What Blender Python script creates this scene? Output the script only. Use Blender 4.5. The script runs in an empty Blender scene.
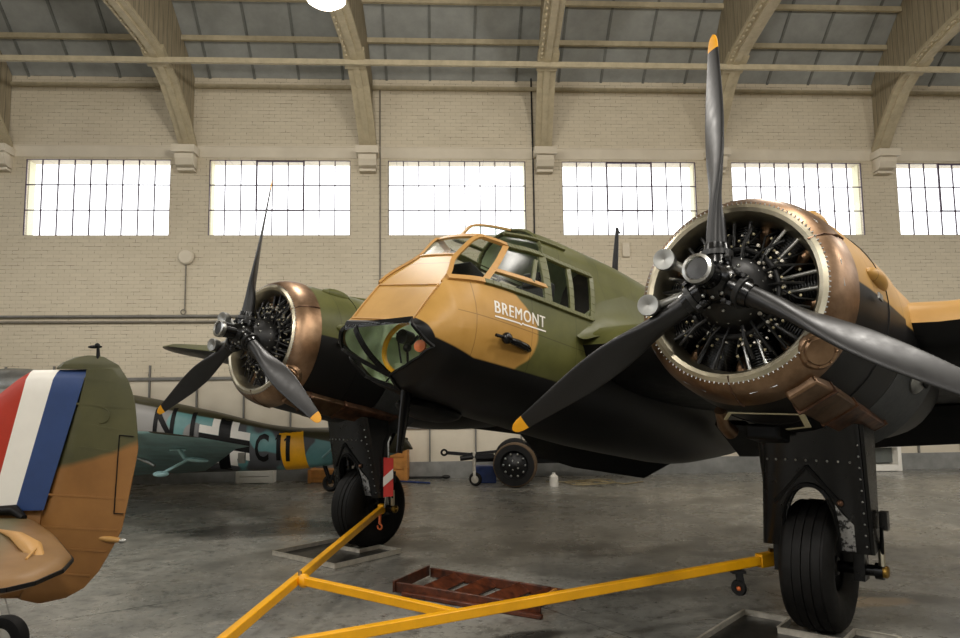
import bpy, bmesh, math, random
from mathutils import Matrix, Vector
from math import sin, cos, pi, radians as R
random.seed(7)
SC = bpy.context.scene
COL = SC.collection

# ------------------------------------------------------------------ helpers
def lin(c):
    out = []
    for v in c[:3]:
        v = v / 255.0
        out.append(v / 12.92 if v <= 0.04045 else ((v + 0.055) / 1.055) ** 2.4)
    return tuple(out) + (1.0,)

class NT:
    """tiny node-tree writer"""
    def __init__(s, name):
        s.m = bpy.data.materials.new(name); s.m.use_nodes = True
        s.t = s.m.node_tree; s.t.nodes.clear()
        s.out = s.n('ShaderNodeOutputMaterial')
    def n(s, typ, **kw):
        nd = s.t.nodes.new(typ)
        for k, v in kw.items(): setattr(nd, k, v)
        return nd
    def l(s, a, b): s.t.links.new(a, b)
    def math(s, op, a, b=None, c=None, clamp=False):
        nd = s.n('ShaderNodeMath', operation=op); nd.use_clamp = clamp
        for i, v in enumerate((a, b, c)):
            if v is None: continue
            if hasattr(v, 'node'): s.l(v, nd.inputs[i])
            else: nd.inputs[i].default_value = v
        return nd.outputs[0]
    def obj(s):
        return s.n('ShaderNodeTexCoord').outputs['Object']
    def xyz(s, v=None):
        sp = s.n('ShaderNodeSeparateXYZ'); s.l(v if v is not None else s.obj(), sp.inputs[0]); return sp.outputs
    def noise(s, scale, detail=4, rough=.6, vec=None, stretch=None):
        nd = s.n('ShaderNodeTexNoise'); nd.inputs['Scale'].default_value = scale
        nd.inputs['Detail'].default_value = detail; nd.inputs['Roughness'].default_value = rough
        v = vec if vec is not None else s.obj()
        if stretch:
            mp = s.n('ShaderNodeMapping'); mp.inputs['Scale'].default_value = stretch; s.l(v, mp.inputs['Vector']); v = mp.outputs[0]
        s.l(v, nd.inputs['Vector']); return nd.outputs['Fac']
    def ramp(s, fac, stops):
        nd = s.n('ShaderNodeValToRGB'); el = nd.color_ramp.elements
        while len(el) < len(stops): el.new(.5)
        for e, (p, c) in zip(el, stops): e.position = p; e.color = c
        s.l(fac, nd.inputs[0]); return nd.outputs[0]
    def mix(s, fac, a, b, mode='MIX'):
        nd = s.n('ShaderNodeMix', data_type='RGBA'); nd.blend_type = mode
        if hasattr(fac, 'node'): s.l(fac, nd.inputs[0])
        else: nd.inputs[0].default_value = fac
        for v, i in ((a, 6), (b, 7)):
            if hasattr(v, 'node'): s.l(v, nd.inputs[i])
            else: nd.inputs[i].default_value = v
        return nd.outputs[2]
    def step(s, a, edge, soft=.01):
        # 0 below edge, 1 above
        d = s.math('SUBTRACT', a, edge)
        return s.math('MULTIPLY_ADD', d, 1 / soft, .5, clamp=True)
    def principled(s, col, rough=.5, metal=0., bump=None, bstr=.2, bdist=.01, spec=None, coat=0):
        p = s.n('ShaderNodeBsdfPrincipled')
        for v, k in ((col, 'Base Color'), (rough, 'Roughness'), (metal, 'Metallic')):
            if hasattr(v, 'node'): s.l(v, p.inputs[k])
            else: p.inputs[k].default_value = v
        if spec is not None: p.inputs['Specular IOR Level'].default_value = spec
        if coat: p.inputs['Coat Weight'].default_value = coat; p.inputs['Coat Roughness'].default_value = .15
        if bump is not None:
            b = s.n('ShaderNodeBump'); b.inputs['Strength'].default_value = bstr; b.inputs['Distance'].default_value = bdist
            s.l(bump, b.inputs['Height']); s.l(b.outputs[0], p.inputs['Normal'])
        s.l(p.outputs[0], s.out.inputs[0]); return s.m

def simple(name, col, rough=.5, metal=0., var=.18, scale=6., bump=.0, spec=None, coat=0, dark=None):
    t = NT(name)
    c = lin(col); lo = tuple(v * (1 - var) for v in c[:3]) + (1,); hi = tuple(min(1, v * (1 + var)) for v in c[:3]) + (1,)
    if dark: lo = lin(dark)
    f = t.noise(scale, 5, .65)
    colr = t.ramp(f, [(.3, lo), (.7, hi)])
    rg = t.math('MULTIPLY_ADD', t.noise(scale * 2.3, 3), .25, rough - .125, clamp=True)
    return t.principled(colr, rg, metal, bump=t.noise(scale * 8, 3) if bump else None, bstr=bump, bdist=.004, spec=spec, coat=coat)

M = {}
M['black'] = simple('black_paint', (12, 12, 12), .45, var=.35, scale=3, spec=.2)
M['gloss_black'] = simple('gloss_black', (8, 8, 9), .24, spec=.4, var=.3, scale=5)
M['blade'] = simple('blade_black', (14, 13, 13), .41, var=.3, scale=7)
M['yellow_tip'] = simple('yellow_tip', (236, 165, 20), .45, var=.05)
M['rubber'] = simple('tyre_rubber', (19, 18, 17), .62, var=.35, scale=9, bump=.15, spec=.25)
M['copper'] = simple('heat_stained_copper', (158, 130, 104), .40, 1., var=.15, scale=3.5, dark=(104, 80, 60))
M['copper_red'] = simple('brown_exhaust_steel', (118, 86, 66), .45, .8, var=.3, scale=9, dark=(60, 46, 38))
M['lip'] = simple('bright_lip_metal', (192, 184, 162), .36, 1., var=.2, scale=5)
M['steel'] = simple('bare_steel', (176, 176, 172), .3, 1., var=.15)
M['alu'] = simple('dull_aluminium', (150, 150, 146), .42, .9, var=.2)
M['engine_grey'] = simple('engine_grey', (56, 56, 56), .4, .6, var=.3, scale=12)
M['engine_black'] = simple('engine_black', (20, 20, 20), .45, .2, var=.3, scale=12)
M['gill_grey'] = simple('gill_grey', (64, 66, 66), .5, .3, var=.2, scale=10)
M['tan'] = simple('dark_earth_tan', (178, 134, 72), .5, var=.12, scale=2.5)
M['green'] = simple('dark_green_paint', (82, 83, 44), .5, var=.14, scale=2.5)
M['int_green'] = simple('cockpit_green', (190, 204, 168), .6, var=.15)
M['yellow'] = simple('tow_bar_yellow', (240, 172, 14), .4, var=.08, scale=8)
M['brass'] = simple('brass', (176, 140, 70), .3, 1.)
M['white'] = simple('white_paint', (228, 224, 214), .5, var=.04)
M['red'] = simple('red_cloth', (200, 52, 44), .7, var=.08)
M['rust'] = simple('red_brown_painted_wood', (96, 48, 26), .4, var=.4, scale=14, dark=(34, 17, 11))
M['wood'] = simple('raw_timber', (190, 130, 62), .65, var=.25, scale=5)
M['blue'] = simple('blue_plastic', (34, 58, 116), .45)
M['orange'] = simple('orange_paint', (222, 110, 52), .5)
M['cable'] = simple('beige_cable', (150, 136, 104), .6)
M['cream'] = simple('cream_cable_tape', (196, 186, 150), .6, var=.08)
M['conduit'] = simple('grey_conduit', (122, 116, 104), .5)
M['dark_rail'] = simple('grey_rail', (112, 110, 104), .6)
M['lamp_shade'] = simple('enamel_shade', (120, 124, 122), .4)
M['tyre_brown'] = simple('muddy_tread', (92, 74, 54), .8, var=.3, scale=14)
M['galv'] = simple('galvanised_steel', (196, 190, 176), .34, .35, var=.25, scale=12)
M['dark_tray'] = simple('oily_tray', (34, 33, 31), .35, var=.4, scale=6)
M['grey_panel'] = simple('grey_panel', (92, 96, 92), .6)

def glass(name, tint=(.93, .97, .94, 1), refl=.12, rough=.03):
    t = NT(name)
    tr = t.n('ShaderNodeBsdfTransparent'); tr.inputs[0].default_value = tint
    gl = t.n('ShaderNodeBsdfGlossy'); gl.inputs['Roughness'].default_value = rough
    lw = t.n('ShaderNodeLayerWeight'); lw.inputs[0].default_value = .35
    f = t.math('MULTIPLY_ADD', lw.outputs['Fresnel'], .16, refl * .2, clamp=True)
    mx = t.n('ShaderNodeMixShader'); t.l(f, mx.inputs[0]); t.l(tr.outputs[0], mx.inputs[1]); t.l(gl.outputs[0], mx.inputs[2])
    t.l(mx.outputs[0], t.out.inputs[0]); return t.m
M['glass'] = glass('canopy_perspex', rough=.22)
M['pane'] = glass('window_glass', (.97, .97, .97, 1), .05)

def emit(name, col, st):
    t = NT(name); e = t.n('ShaderNodeEmission'); e.inputs[0].default_value = lin(col); e.inputs[1].default_value = st
    t.l(e.outputs[0], t.out.inputs[0]); return t.m

class MB:
    """collects shapes; build() links them as ONE mesh object"""
    def __init__(s): s.v = []; s.f = []; s.mi = []
    def add(s, vs, fs, mi=0):
        o = len(s.v); s.v += [tuple(v) for v in vs]
        for f in fs: s.f.append([i + o for i in f]); s.mi.append(mi)
        return s
    def box(s, c, d, rot=None, mi=0, taper=1.0):
        x, y, z = d[0] / 2, d[1] / 2, d[2] / 2
        P = [Vector((sx * x * (taper if sz > 0 else 1), sy * y * (taper if sz > 0 else 1), sz * z)) for sz in (-1, 1) for sy in (-1, 1) for sx in (-1, 1)]
        if rot is not None: P = [rot @ p for p in P]
        P = [p + Vector(c) for p in P]
        return s.add(P, [(0, 2, 3, 1), (4, 5, 7, 6), (0, 1, 5, 4), (2, 6, 7, 3), (0, 4, 6, 2), (1, 3, 7, 5)], mi)
    def bar(s, p0, p1, w, h, up=(0, 0, 1), mi=0):
        p0, p1 = Vector(p0), Vector(p1); d = (p1 - p0).normalized(); u = Vector(up)
        a = d.cross(u)
        if a.length < 1e-4: a = d.cross(Vector((1, 0, 0)))
        a.normalize(); b = a.cross(d).normalized()
        P = [p + a * (sx * w / 2) + b * (sz * h / 2) for p in (p0, p1) for sx, sz in ((-1, -1), (1, -1), (1, 1), (-1, 1))]
        return s.add(P, [(0, 1, 2, 3), (7, 6, 5, 4), (0, 4, 5, 1), (1, 5, 6, 2), (2, 6, 7, 3), (3, 7, 4, 0)], mi)
    def tube(s, pts, r, n=10, mi=0, caps=True, flat=1.0):
        pts = [Vector(p) for p in pts]; rs = r if isinstance(r, (list, tuple)) else [r] * len(pts)
        rings = []; prev = None
        for i, p in enumerate(pts):
            d = (pts[min(i + 1, len(pts) - 1)] - pts[max(i - 1, 0)]).normalized()
            if prev is None:
                a = d.cross(Vector((0, 0, 1)))
                if a.length < 1e-3: a = d.cross(Vector((0, 1, 0)))
            else: a = prev - d * prev.dot(d)
            a.normalize(); prev = a; b = d.cross(a)
            rings.append([p + (a * cos(2 * pi * k / n) + b * sin(2 * pi * k / n) * flat) * rs[i] for k in range(n)])
        return s.loft(rings, True, caps, mi)
    def loft(s, rings, closed=True, caps=True, mi=0):
        n = len(rings[0]); o = len(s.v)
        for rg in rings: s.v += [tuple(p) for p in rg]
        for i in range(len(rings) - 1):
            for k in range(n if closed else n - 1):
                k2 = (k + 1) % n
                s.f.append([o + i * n + k, o + i * n + k2, o + (i + 1) * n + k2, o + (i + 1) * n + k]); s.mi.append(mi)
        if caps and closed:
            s.f.append([o + k for k in range(n)][::-1]); s.mi.append(mi)
            s.f.append([o + (len(rings) - 1) * n + k for k in range(n)]); s.mi.append(mi)
        return s
    def lathe(s, prof, org=(0, 0, 0), axis=(1, 0, 0), n=32, arc=(0, 2 * pi), mi=0, closed_prof=False):
        org = Vector(org); ax = Vector(axis).normalized()
        u = Vector((0, 0, 1)) if abs(ax.z) < .9 else Vector((1, 0, 0)); u = (u - ax * u.dot(ax)).normalized(); w = ax.cross(u)
        full = abs(arc[1] - arc[0] - 2 * pi) < 1e-6
        m = n if full else n + 1
        rings = []
        for (a, r) in prof:
            rings.append([org + ax * a + (u * cos(t) + w * sin(t)) * max(r, 1e-4) for t in [arc[0] + (arc[1] - arc[0]) * k / n for k in range(m)]])
        if closed_prof: rings.append(rings[0])
        return s.loft(rings, full, False, mi)
    def cyl(s, p0, p1, r0, r1=None, n=16, mi=0):
        return s.tube([p0, p1], [r0, r0 if r1 is None else r1], n, mi)
    def sphere(s, c, r, n=10, mi=0, rot=None):
        rx, ry, rz = (r, r, r) if not isinstance(r, (tuple, list)) else r
        rings = []
        for i in range(n + 1):
            a = pi * i / n
            ring = []
            for k in range(2 * n):
                p = Vector((rx * sin(a) * cos(pi * k / n), ry * sin(a) * sin(pi * k / n), rz * cos(a)))
                if i in (0, n): p = Vector((rx * 1e-3 * cos(pi * k / n), ry * 1e-3 * sin(pi * k / n), rz * cos(a)))
                if rot is not None: p = rot @ p
                ring.append(p + Vector(c))
            rings.append(ring)
        return s.loft(rings, True, True, mi)
    def prism(s, poly, fn, t, mi=0):
        """poly: 2D outline; fn(a,b,h)->3D point; extruded h=-t/2..t/2"""
        n = len(poly)
        A = [fn(a, b, -t / 2) for a, b in poly]; B = [fn(a, b, t / 2) for a, b in poly]
        o = len(s.v); s.v += [tuple(p) for p in A + B]
        s.f.append([o + i for i in range(n)][::-1]); s.mi.append(mi)
        s.f.append([o + n + i for i in range(n)]); s.mi.append(mi)
        for i in range(n):
            j = (i + 1) % n
            s.f.append([o + i, o + j, o + n + j, o + n + i]); s.mi.append(mi)
        return s
    def torus(s, c, axis, Rr, r, n=32, m=8, mi=0, arc=(0, 2 * pi)):
        prof = [(r * sin(2 * pi * k / m), Rr + r * cos(2 * pi * k / m)) for k in range(m)]
        return s.lathe(prof, c, axis, n, arc, mi, closed_prof=True)
    def build(s, name, mats, parent=None, Mx=None, smooth=True, ang=40, bevel=0, recalc=True):
        me = bpy.data.meshes.new(name)
        me.from_pydata(s.v, [], s.f)
        if not isinstance(mats, (list, tuple)): mats = [mats]
        for m in mats: me.materials.append(M[m] if isinstance(m, str) else m)
        for p, i in zip(me.polygons, s.mi): p.material_index = i
        bm = bmesh.new(); bm.from_mesh(me)
        bmesh.ops.remove_doubles(bm, verts=bm.verts, dist=1e-5)
        if recalc: bmesh.ops.recalc_face_normals(bm, faces=bm.faces)
        bm.to_mesh(me); bm.free()
        if smooth:
            me.shade_smooth(); me.set_sharp_from_angle(angle=R(ang))
        o = bpy.data.objects.new(name, me); COL.objects.link(o)
        if parent is not None: o.parent = parent
        if Mx is not None: o.matrix_local = Mx
        if bevel:
            b = o.modifiers.new('edge', 'BEVEL'); b.width = bevel; b.segments = 2; b.limit_method = 'ANGLE'; b.angle_limit = R(40)
        return o

def tag(o, label=None, cat=None, group=None, kind=None):
    if label: o['label'] = label
    if cat: o['category'] = cat
    if group: o['group'] = group
    if kind: o['kind'] = kind
    return o
ROOTM = {}
def thing(name, label, cat, mat=Matrix.Identity(4), group=None):
    o = bpy.data.objects.new(name, None); COL.objects.link(o); o.matrix_local = mat; ROOTM[o.name] = mat.copy(); o.empty_display_size = .2
    return tag(o, label, cat, group)
def T(x, y, z): return Matrix.Translation((x, y, z))
def copy_tree(o, parent=None):
    c = o.copy(); COL.objects.link(c)
    if parent is not None: c.parent = parent
    for ch in list(o.children): copy_tree(ch, c)
    return c
def interp(x, tab, k):
    """smooth (monotone-ish cubic) interpolation; tab rows sorted by DEcreasing x"""
    if x >= tab[0][0]: return tab[0][k]
    if x <= tab[-1][0]: return tab[-1][k]
    for i in range(len(tab) - 1):
        if tab[i][0] >= x >= tab[i + 1][0]:
            x0, x1 = tab[i][0], tab[i + 1][0]; y0, y1 = tab[i][k], tab[i + 1][k]
            h = x1 - x0; d = (y1 - y0) / h
            def sl(j):
                if j <= 0 or j >= len(tab) - 1: return d
                a = (tab[j][k] - tab[j - 1][k]) / (tab[j][0] - tab[j - 1][0]); b = (tab[j + 1][k] - tab[j][k]) / (tab[j + 1][0] - tab[j][0])
                return 0 if a * b <= 0 else 2 * a * b / (a + b)
            m0, m1 = sl(i), sl(i + 1); t = (x - x0) / h
            return (2 * t**3 - 3 * t**2 + 1) * y0 + (t**3 - 2 * t**2 + t) * h * m0 + (-2 * t**3 + 3 * t**2) * y1 + (t**3 - t**2) * h * m1
def lerp(a, b, t): return a + (b - a) * t

# ------------------------------------------------------------------ camera
cam = bpy.data.cameras.new('camera'); camo = bpy.data.objects.new('camera', cam); COL.objects.link(camo)
cam.sensor_width = 36; cam.lens = 739 / 960 * 36; cam.clip_end = 300
camo.matrix_world = T(0, 0, 1.663) @ Matrix.Rotation(pi / 2 + .102, 4, 'X') @ Matrix.Rotation(-.013, 4, 'Z')
SC.camera = camo

# ------------------------------------------------------------------ hangar frame (X along the back wall, Y away from camera)
HB = .057; HA = 15.217
HX = Vector((1, HB, 0)).normalized(); HY = Vector((-HB, 1, 0)).normalized()
H = Matrix(((HX.x, HY.x, 0, 0), (HX.y, HY.y, 0, HA), (0, 0, 1, 0), (0, 0, 0, 1)))
def struct(mb, name, mats, **kw):
    o = mb.build(name, mats, **kw); o.matrix_world = H; o['kind'] = 'structure'; return o

# --- materials of the shell
def mat_brick():
    t = NT('painted_brick')
    x, y, z = t.xyz()
    cv = t.n('ShaderNodeCombineXYZ'); t.l(x, cv.inputs[0]); t.l(z, cv.inputs[1])
    b = t.n('ShaderNodeTexBrick'); t.l(cv.outputs[0], b.inputs['Vector'])
    b.inputs['Scale'].default_value = 1; b.inputs['Mortar Size'].default_value = .005; b.inputs['Mortar Smooth'].default_value = .4
    b.inputs['Brick Width'].default_value = .23; b.inputs['Row Height'].default_value = .078; b.inputs['Bias'].default_value = 0
    b.inputs['Color1'].default_value = lin((204, 193, 170)); b.inputs['Color2'].default_value = lin((198, 187, 164)); b.inputs['Mortar'].default_value = lin((184, 172, 149))
    big = t.noise(.55, 4, .6)
    c = t.mix(t.math('MULTIPLY', t.math('SUBTRACT', big, .45, clamp=True), 1.0), b.outputs[0], lin((172, 160, 136)))
    # dark streaks along some mortar courses
    st = t.noise(2.2, 6, .75, vec=cv.outputs[0], stretch=(1.2, 9, 1))
    s1 = t.math('MULTIPLY', t.step(st, .55, .06), b.outputs['Fac'])
    c = t.mix(t.math('MULTIPLY', s1, .85), c, lin((84, 72, 56)))
    sp = t.noise(9, 3, .7); c = t.mix(t.math('MULTIPLY', t.step(sp, .74, .03), .55), c, lin((70, 60, 48)))
    hb = t.math('ADD', t.math('MULTIPLY', b.outputs['Fac'], -1), t.math('MULTIPLY', t.noise(16, 4), .5))
    return t.principled(c, .62, 0, bump=hb, bstr=.35, bdist=.006)
M['brick'] = mat_brick()
def mat_plaster():
    t = NT('painted_lower_wall')
    c = t.ramp(t.noise(1.1, 5), [(.3, lin((196, 186, 166))), (.7, lin((214, 204, 184)))])
    return t.principled(c, .6, bump=t.noise(20, 3), bstr=.15, bdist=.004)
M['plaster'] = mat_plaster()
M['timber_paint'] = None
def mat_boards():
    t = NT('boarded_timber')
    x, y, z = t.xyz()
    w = t.math('FRACT', t.math('MULTIPLY', y, 5.2))
    line = t.math('SUBTRACT', 1, t.step(w, .07, .06), clamp=True)
    c = t.ramp(t.noise(3, 5, .6, stretch=(1, 6, .6)), [(.3, lin((132, 122, 100))), (.7, lin((168, 156, 130)))])
    c = t.mix(t.math('MULTIPLY', line, .75), c, lin((62, 54, 42)))
    return t.principled(c, .7, bump=line, bstr=-.5, bdist=.01)
M['boards'] = mat_boards()
M['timber_paint'] = simple('painted_timber', (176, 164, 136), .62, var=.14, scale=7)
M['roof_sheet'] = simple('grey_roof_sheet', (150, 152, 148), .6, var=.14, scale=2.5)
M['batten'] = simple('roof_batten', (112, 114, 110), .6)
M['plinth'] = simple('grey_plinth', (128, 128, 124), .6, var=.18, scale=6)
M['window_bar'] = simple('window_bar', (62, 42, 60), .5)
M['reveal'] = simple('cream_reveal', (226, 222, 190), .6, var=.05)
def mat_floor():
    t = NT('hangar_concrete')
    v = t.n('ShaderNodeNewGeometry').outputs['Position']
    big = t.noise(.35, 5, .6, v); mid = t.noise(1.6, 6, .65, v); fine = t.noise(14, 5, .7, v)
    c = t.ramp(big, [(.3, lin((112, 113, 110))), (.55, lin((142, 140, 132))), (.75, lin((164, 158, 146)))])
    c = t.mix(t.math('MULTIPLY', t.step(mid, .6, .15), .45), c, lin((62, 60, 56)))
    c = t.mix(t.math('MULTIPLY', t.step(fine, .58, .1), .5), c, lin((56, 54, 50)))
    c = t.mix(t.math('MULTIPLY', t.step(t.noise(22, 4, .75, v), .64, .05), .5), c, lin((186, 180, 166)))
    c = t.mix(t.math('MULTIPLY', t.step(t.noise(4.5, 8, .8, v), .57, .06), .55), c, lin((58, 55, 50)))
    c = t.mix(t.math('MULTIPLY', t.step(t.noise(2.7, 7, .75, v), .6, .06), .35), c, lin((186, 180, 168)))
    # oil stains, pale dust patch and scrape marks fixed to the slab
    x, y, z = t.xyz(v)
    def blob(cx, cy, rx, ry, ang=0, warp=.34):
        dx = t.math('SUBTRACT', x, cx); dy = t.math('SUBTRACT', y, cy)
        ca, sa = cos(ang), sin(ang)
        a = t.math('ADD', t.math('MULTIPLY', dx, ca / rx), t.math('MULTIPLY', dy, sa / rx))
        b = t.math('ADD', t.math('MULTIPLY', dx, -sa / ry), t.math('MULTIPLY', dy, ca / ry))
        d = t.math('SQRT', t.math('ADD', t.math('MULTIPLY', a, a), t.math('MULTIPLY', b, b)))
        d = t.math('ADD', d, t.math('MULTIPLY', t.math('SUBTRACT', t.noise(3.5, 6, .75, v), .5), warp * 4))
        return t.math('MULTIPLY_ADD', d, -2.4, 3.0, clamp=True)
    for (cx, cy, rx, ry, an) in ((.75, 8.3, .75, .3, .05), (1.5, 8.0, .6, .2, .3), (-1.2, 8.6, .9, .35, .4), (.25, 5.25, .3, .12, .5), (3.2, 6.2, .6, .16, -.3), (-2.6, 9.6, 1.2, .5, .2), (3.9, 5.4, .5, .2, .4), (-.9, 9.4, .5, .2, .1)):
        c = t.mix(t.math('MULTIPLY', blob(cx, cy, rx, ry, an), .8), c, lin((30, 28, 26)))
    c = t.mix(t.math('MULTIPLY', blob(3.02, 6.02, .34, .13, .1), .8), c, lin((176, 150, 116)))
    # saw-cut joints every 3.05 m, turned with the slab
    def joint(v_, per, off):
        w = t.math('FRACT', t.math('MULTIPLY', t.math('ADD', v_, off), 1 / per))
        return t.math('LESS_THAN', w, .0035)
    ja = t.math('ADD', t.math('MULTIPLY', x, cos(.62)), t.math('MULTIPLY', y, sin(.62)))
    jb = t.math('ADD', t.math('MULTIPLY', x, -sin(.62)), t.math('MULTIPLY', y, cos(.62)))
    j = t.math('MAXIMUM', joint(ja, 3.4, 50.55), joint(jb, 3.4, 51.2))
    c = t.mix(t.math('MULTIPLY', j, .75), c, lin((40, 38, 35)))
    rg = t.math('MULTIPLY_ADD', mid, .4, .08, clamp=True)
    return t.principled(c, rg, 0, bump=t.math('ADD', fine, t.math('MULTIPLY', mid, .6)), bstr=.12, bdist=.01)
M['floor'] = mat_floor()

# --- floor, walls, roof
UL, UR, NF = -24.0, 24.0, -36.0
m = MB(); m.box((0, (NF + .4) / 2 + 5 - 5, -.1), (UR - UL + .8, -NF + .8, .2)); fl = m.build('floor', 'floor'); fl.matrix_world = H; fl['kind'] = 'structure'
W0, WW, WP, Z0, Z1 = -9.255, 2.90, 3.68, 4.985, 6.58
wins = [(W0 + WP * k, W0 + WP * k + WW) for k in range(-2, 8)]
m = MB(); TH = .38
m.box(((UL + UR) / 2, TH / 2, 2.06 / 2), (UR - UL, TH, 2.06), mi=1)
m.box(((UL + UR) / 2, TH / 2, (2.06 + Z0) / 2), (UR - UL, TH, Z0 - 2.06))
m.box(((UL + UR) / 2, TH / 2, (Z1 + 8.35) / 2), (UR - UL, TH, 8.35 - Z1))
edges = [UL] + [e for w in wins for e in w] + [UR]
for a, b in zip(edges[0::2], edges[1::2]): m.box(((a + b) / 2, TH / 2, (Z0 + Z1) / 2), (b - a, TH, Z1 - Z0))
struct(m, 'wall_back', ['brick', 'plaster'], smooth=False)
m = MB()
for a, b in wins:   # plastered reveals inside each opening
    m.box((a + .006, TH / 2 + .06, (Z0 + Z1) / 2), (.012, TH - .14, Z1 - Z0)); m.box((b - .006, TH / 2 + .06, (Z0 + Z1) / 2), (.012, TH - .14, Z1 - Z0))
struct(m, 'trim_1', 'reveal', smooth=False)
for k, (a, b) in enumerate(wins):
    fr = MB(); w9 = (b - a) / 9
    for i in range(10): fr.box((a + i * w9, .03, (Z0 + Z1) / 2), (.019 if 0 < i < 9 else .03, .03, Z1 - Z0))
    h3 = (Z1 - Z0) / 3
    for i in range(4): fr.box(((a + b) / 2, .03, Z0 + i * h3), (b - a, .03, .018))
    if k in (3, 5, 7, 8):   # opening light in the middle
        for i in (3, 6): fr.box((a + i * w9, .02, Z0 + 2 * h3), (.03, .04, 2 * h3))
        for zz in (Z0 + h3, Z1 - .02): fr.box((a + 4.5 * w9, .02, zz), (3 * w9, .04, .03))
    o = struct(fr, 'window_%d' % (k + 1), 'window_bar', smooth=False)
    pn = MB(); pn.box(((a + b) / 2, .035, (Z0 + Z1) / 2), (b - a, .006, Z1 - Z0)); g = pn.build('pane', 'pane', parent=o, smooth=False)
# trims on the back wall
m = MB(); m.box((0, -.03, 8.15), (UR - UL, .06, .09)); struct(m, 'trim_2', 'timber_paint', smooth=False)
m = MB(); m.box((0, -.012, (Z1 + .04 + 6.86) / 2), (UR - UL, .024, 6.86 - Z1 - .04)); m.box((0, -.02, 6.86), (UR - UL, .04, .02)); struct(m, 'trim_3', 'plaster', smooth=False)
m = MB(); m.box((0, -.02, .165), (UR - UL, .04, .33)); struct(m, 'baseboard_back', 'plinth', smooth=False)
m = MB()
m.box((0, -.03, 2.06), (UR - UL, .05, .06)); m.box((0, -.03, 1.02), (UR - UL, .04, .05))
for i in range(-24, 26): m.box((i * .93 - .12, -.03, 1.33), (.03, .05, 2.0))
struct(m, 'trim_4', 'dark_rail', smooth=False)
# the other three walls and the open doors behind the photographer
m = MB()
m.box((UL - .2, NF / 2, 4.2), (.4, -NF, 8.4)); struct(m, 'wall_left', 'brick', smooth=False)
m = MB(); m.box((UR + .2, NF / 2, 4.2), (.4, -NF, 8.4)); struct(m, 'wall_right', 'brick', smooth=False)
m = MB()
DW = 3.0
m.box(((UL - DW) / 2, NF - .2, 4.2), (-UL - DW, .4, 8.4)); m.box(((UR + DW) / 2, NF - .2, 4.2), (UR - DW, .4, 8.4)); m.box((0, NF - .2, 10.3), (UR - UL, .4, 7.8)); 
struct(m, 'wall_front', 'brick', smooth=False)
prof = [(-.45, 7.98), (0, 8.36), (.7, 8.95), (1.3, 9.45), (2.1, 10.05), (3.2, 10.75), (4.6, 11.45), (6.4, 12.15), (8.6, 12.8), (11.5, 13.4), (15, 13.8), (18, 13.9)]
prof = prof + [(36 - d, z) for d, z in prof[::-1][1:]]
def roofz(d):
    for (a, za), (b, zb) in zip(prof, prof[1:]):
        if a <= d <= b: return lerp(za, zb, (d - a) / (b - a))
    return 8
m = MB()
o_ = len(m.v)
m.loft([[(UL - .4, -d, z) for d, z in prof], [(UR + .4, -d, z) for d, z in prof]], False, False)
m.loft([[(UL - .4, -d, z + .08) for d, z in prof], [(UR + .4, -d, z + .08) for d, z in prof]], False, False)
nb = int((UR - UL) / .92)
for i in range(nb + 1):
    u = UL + i * .92
    for (a, za), (b, zb) in zip(prof[:9], prof[1:9]):
        m.bar((u, -a, za - .015), (u, -b, zb - .015), .05, .03, up=(0, -.7, .7), mi=1)
struct(m, 'ceiling', ['roof_sheet', 'batten'], smooth=False, recalc=False)
for i, d in enumerate((.72, 1.34, 2.1, 3.1, 4.4, 6.0)):
    m = MB(); m.box((0, -d, roofz(d) - .11), (UR - UL, .07, .10)); struct(m, 'roof_beam', 'timber_paint', smooth=False)
m = MB(); m.box((0, -1.62, 7.97), (UR - UL, .07, .10)); struct(m, 'tie_beam', 'timber_paint', smooth=False)
# trusses: boarded web between a curved flange and the roof, on a corbel
tdir = (Vector((.014, 1, 0)).normalized()); tl = (H.to_3x3().inverted() @ tdir)
shear = tl.x / tl.y
flange = [(0.02, 6.8), (.2, 7.0), (.4, 7.22), (1.0, 7.76), (1.45, 8.0), (2.0, 8.15), (2.9, 8.25), (3.8, 8.32), (6, 8.55), (10, 9.2), (18, 10.0)]
for k in range(-3, 6):
    uc = -2.3 + 3.695 * k
    web = MB()
    up = [(d, min(roofz(d) - .02, roofz(d))) for d, _ in flange]
    up[0] = (0.02, 8.33)
    for sx in (-.085, .085):
        A = [(uc - shear * d + sx, -d, z) for d, z in flange]; B = [(uc - shear * d + sx, -d, z) for d, z in up]
        web.loft([A, B], False, False)
    w = struct(web, 'roof_truss', 'boards', smooth=False, recalc=False)
    f = MB()
    for (a, za), (b, zb) in zip(flange, flange[1:]):
        dd = Vector((0, -(b - a), zb - za)).normalized(); nn = Vector((0, dd.z, -dd.y)) * -1
        for off, wd in ((.02, .36), (.075, .12)):
            f.bar((uc - shear * a, -a + nn.y * -off * 0, za - off * .8 + .04), (uc - shear * b, -b, zb - off * .8 + .04), wd, .07, up=nn)
        if a >= 1.4 and a < 4:
            for q in range(5):
                tt = (q + .5) / 5
                f.box((uc - shear * lerp(a, b, tt) - .13, -lerp(a, b, tt), lerp(za, zb, tt) - .02), (.03, .09, .05))
    f.box((uc - shear * 1.62, -1.62, 8.06), (.40, .42, .12), Matrix.Rotation(R(-24), 3, 'X'))
    f.build('flange', 'timber_paint', parent=w, smooth=False)
    c = MB()
    c.box((uc, -.2, 6.70), (.46, .40, .15)); c.prism([(0, 6.62), (-.32, 6.62), (-.32, 6.52), (-.26, 6.40), (-.14, 6.36), (0, 6.36)], lambda a, b, h: (uc + h, a, b), .36); c.box((uc, -.1, 6.32), (.34, .2, .05))
    c.build('corbel', 'plaster', parent=w, smooth=False)

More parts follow.
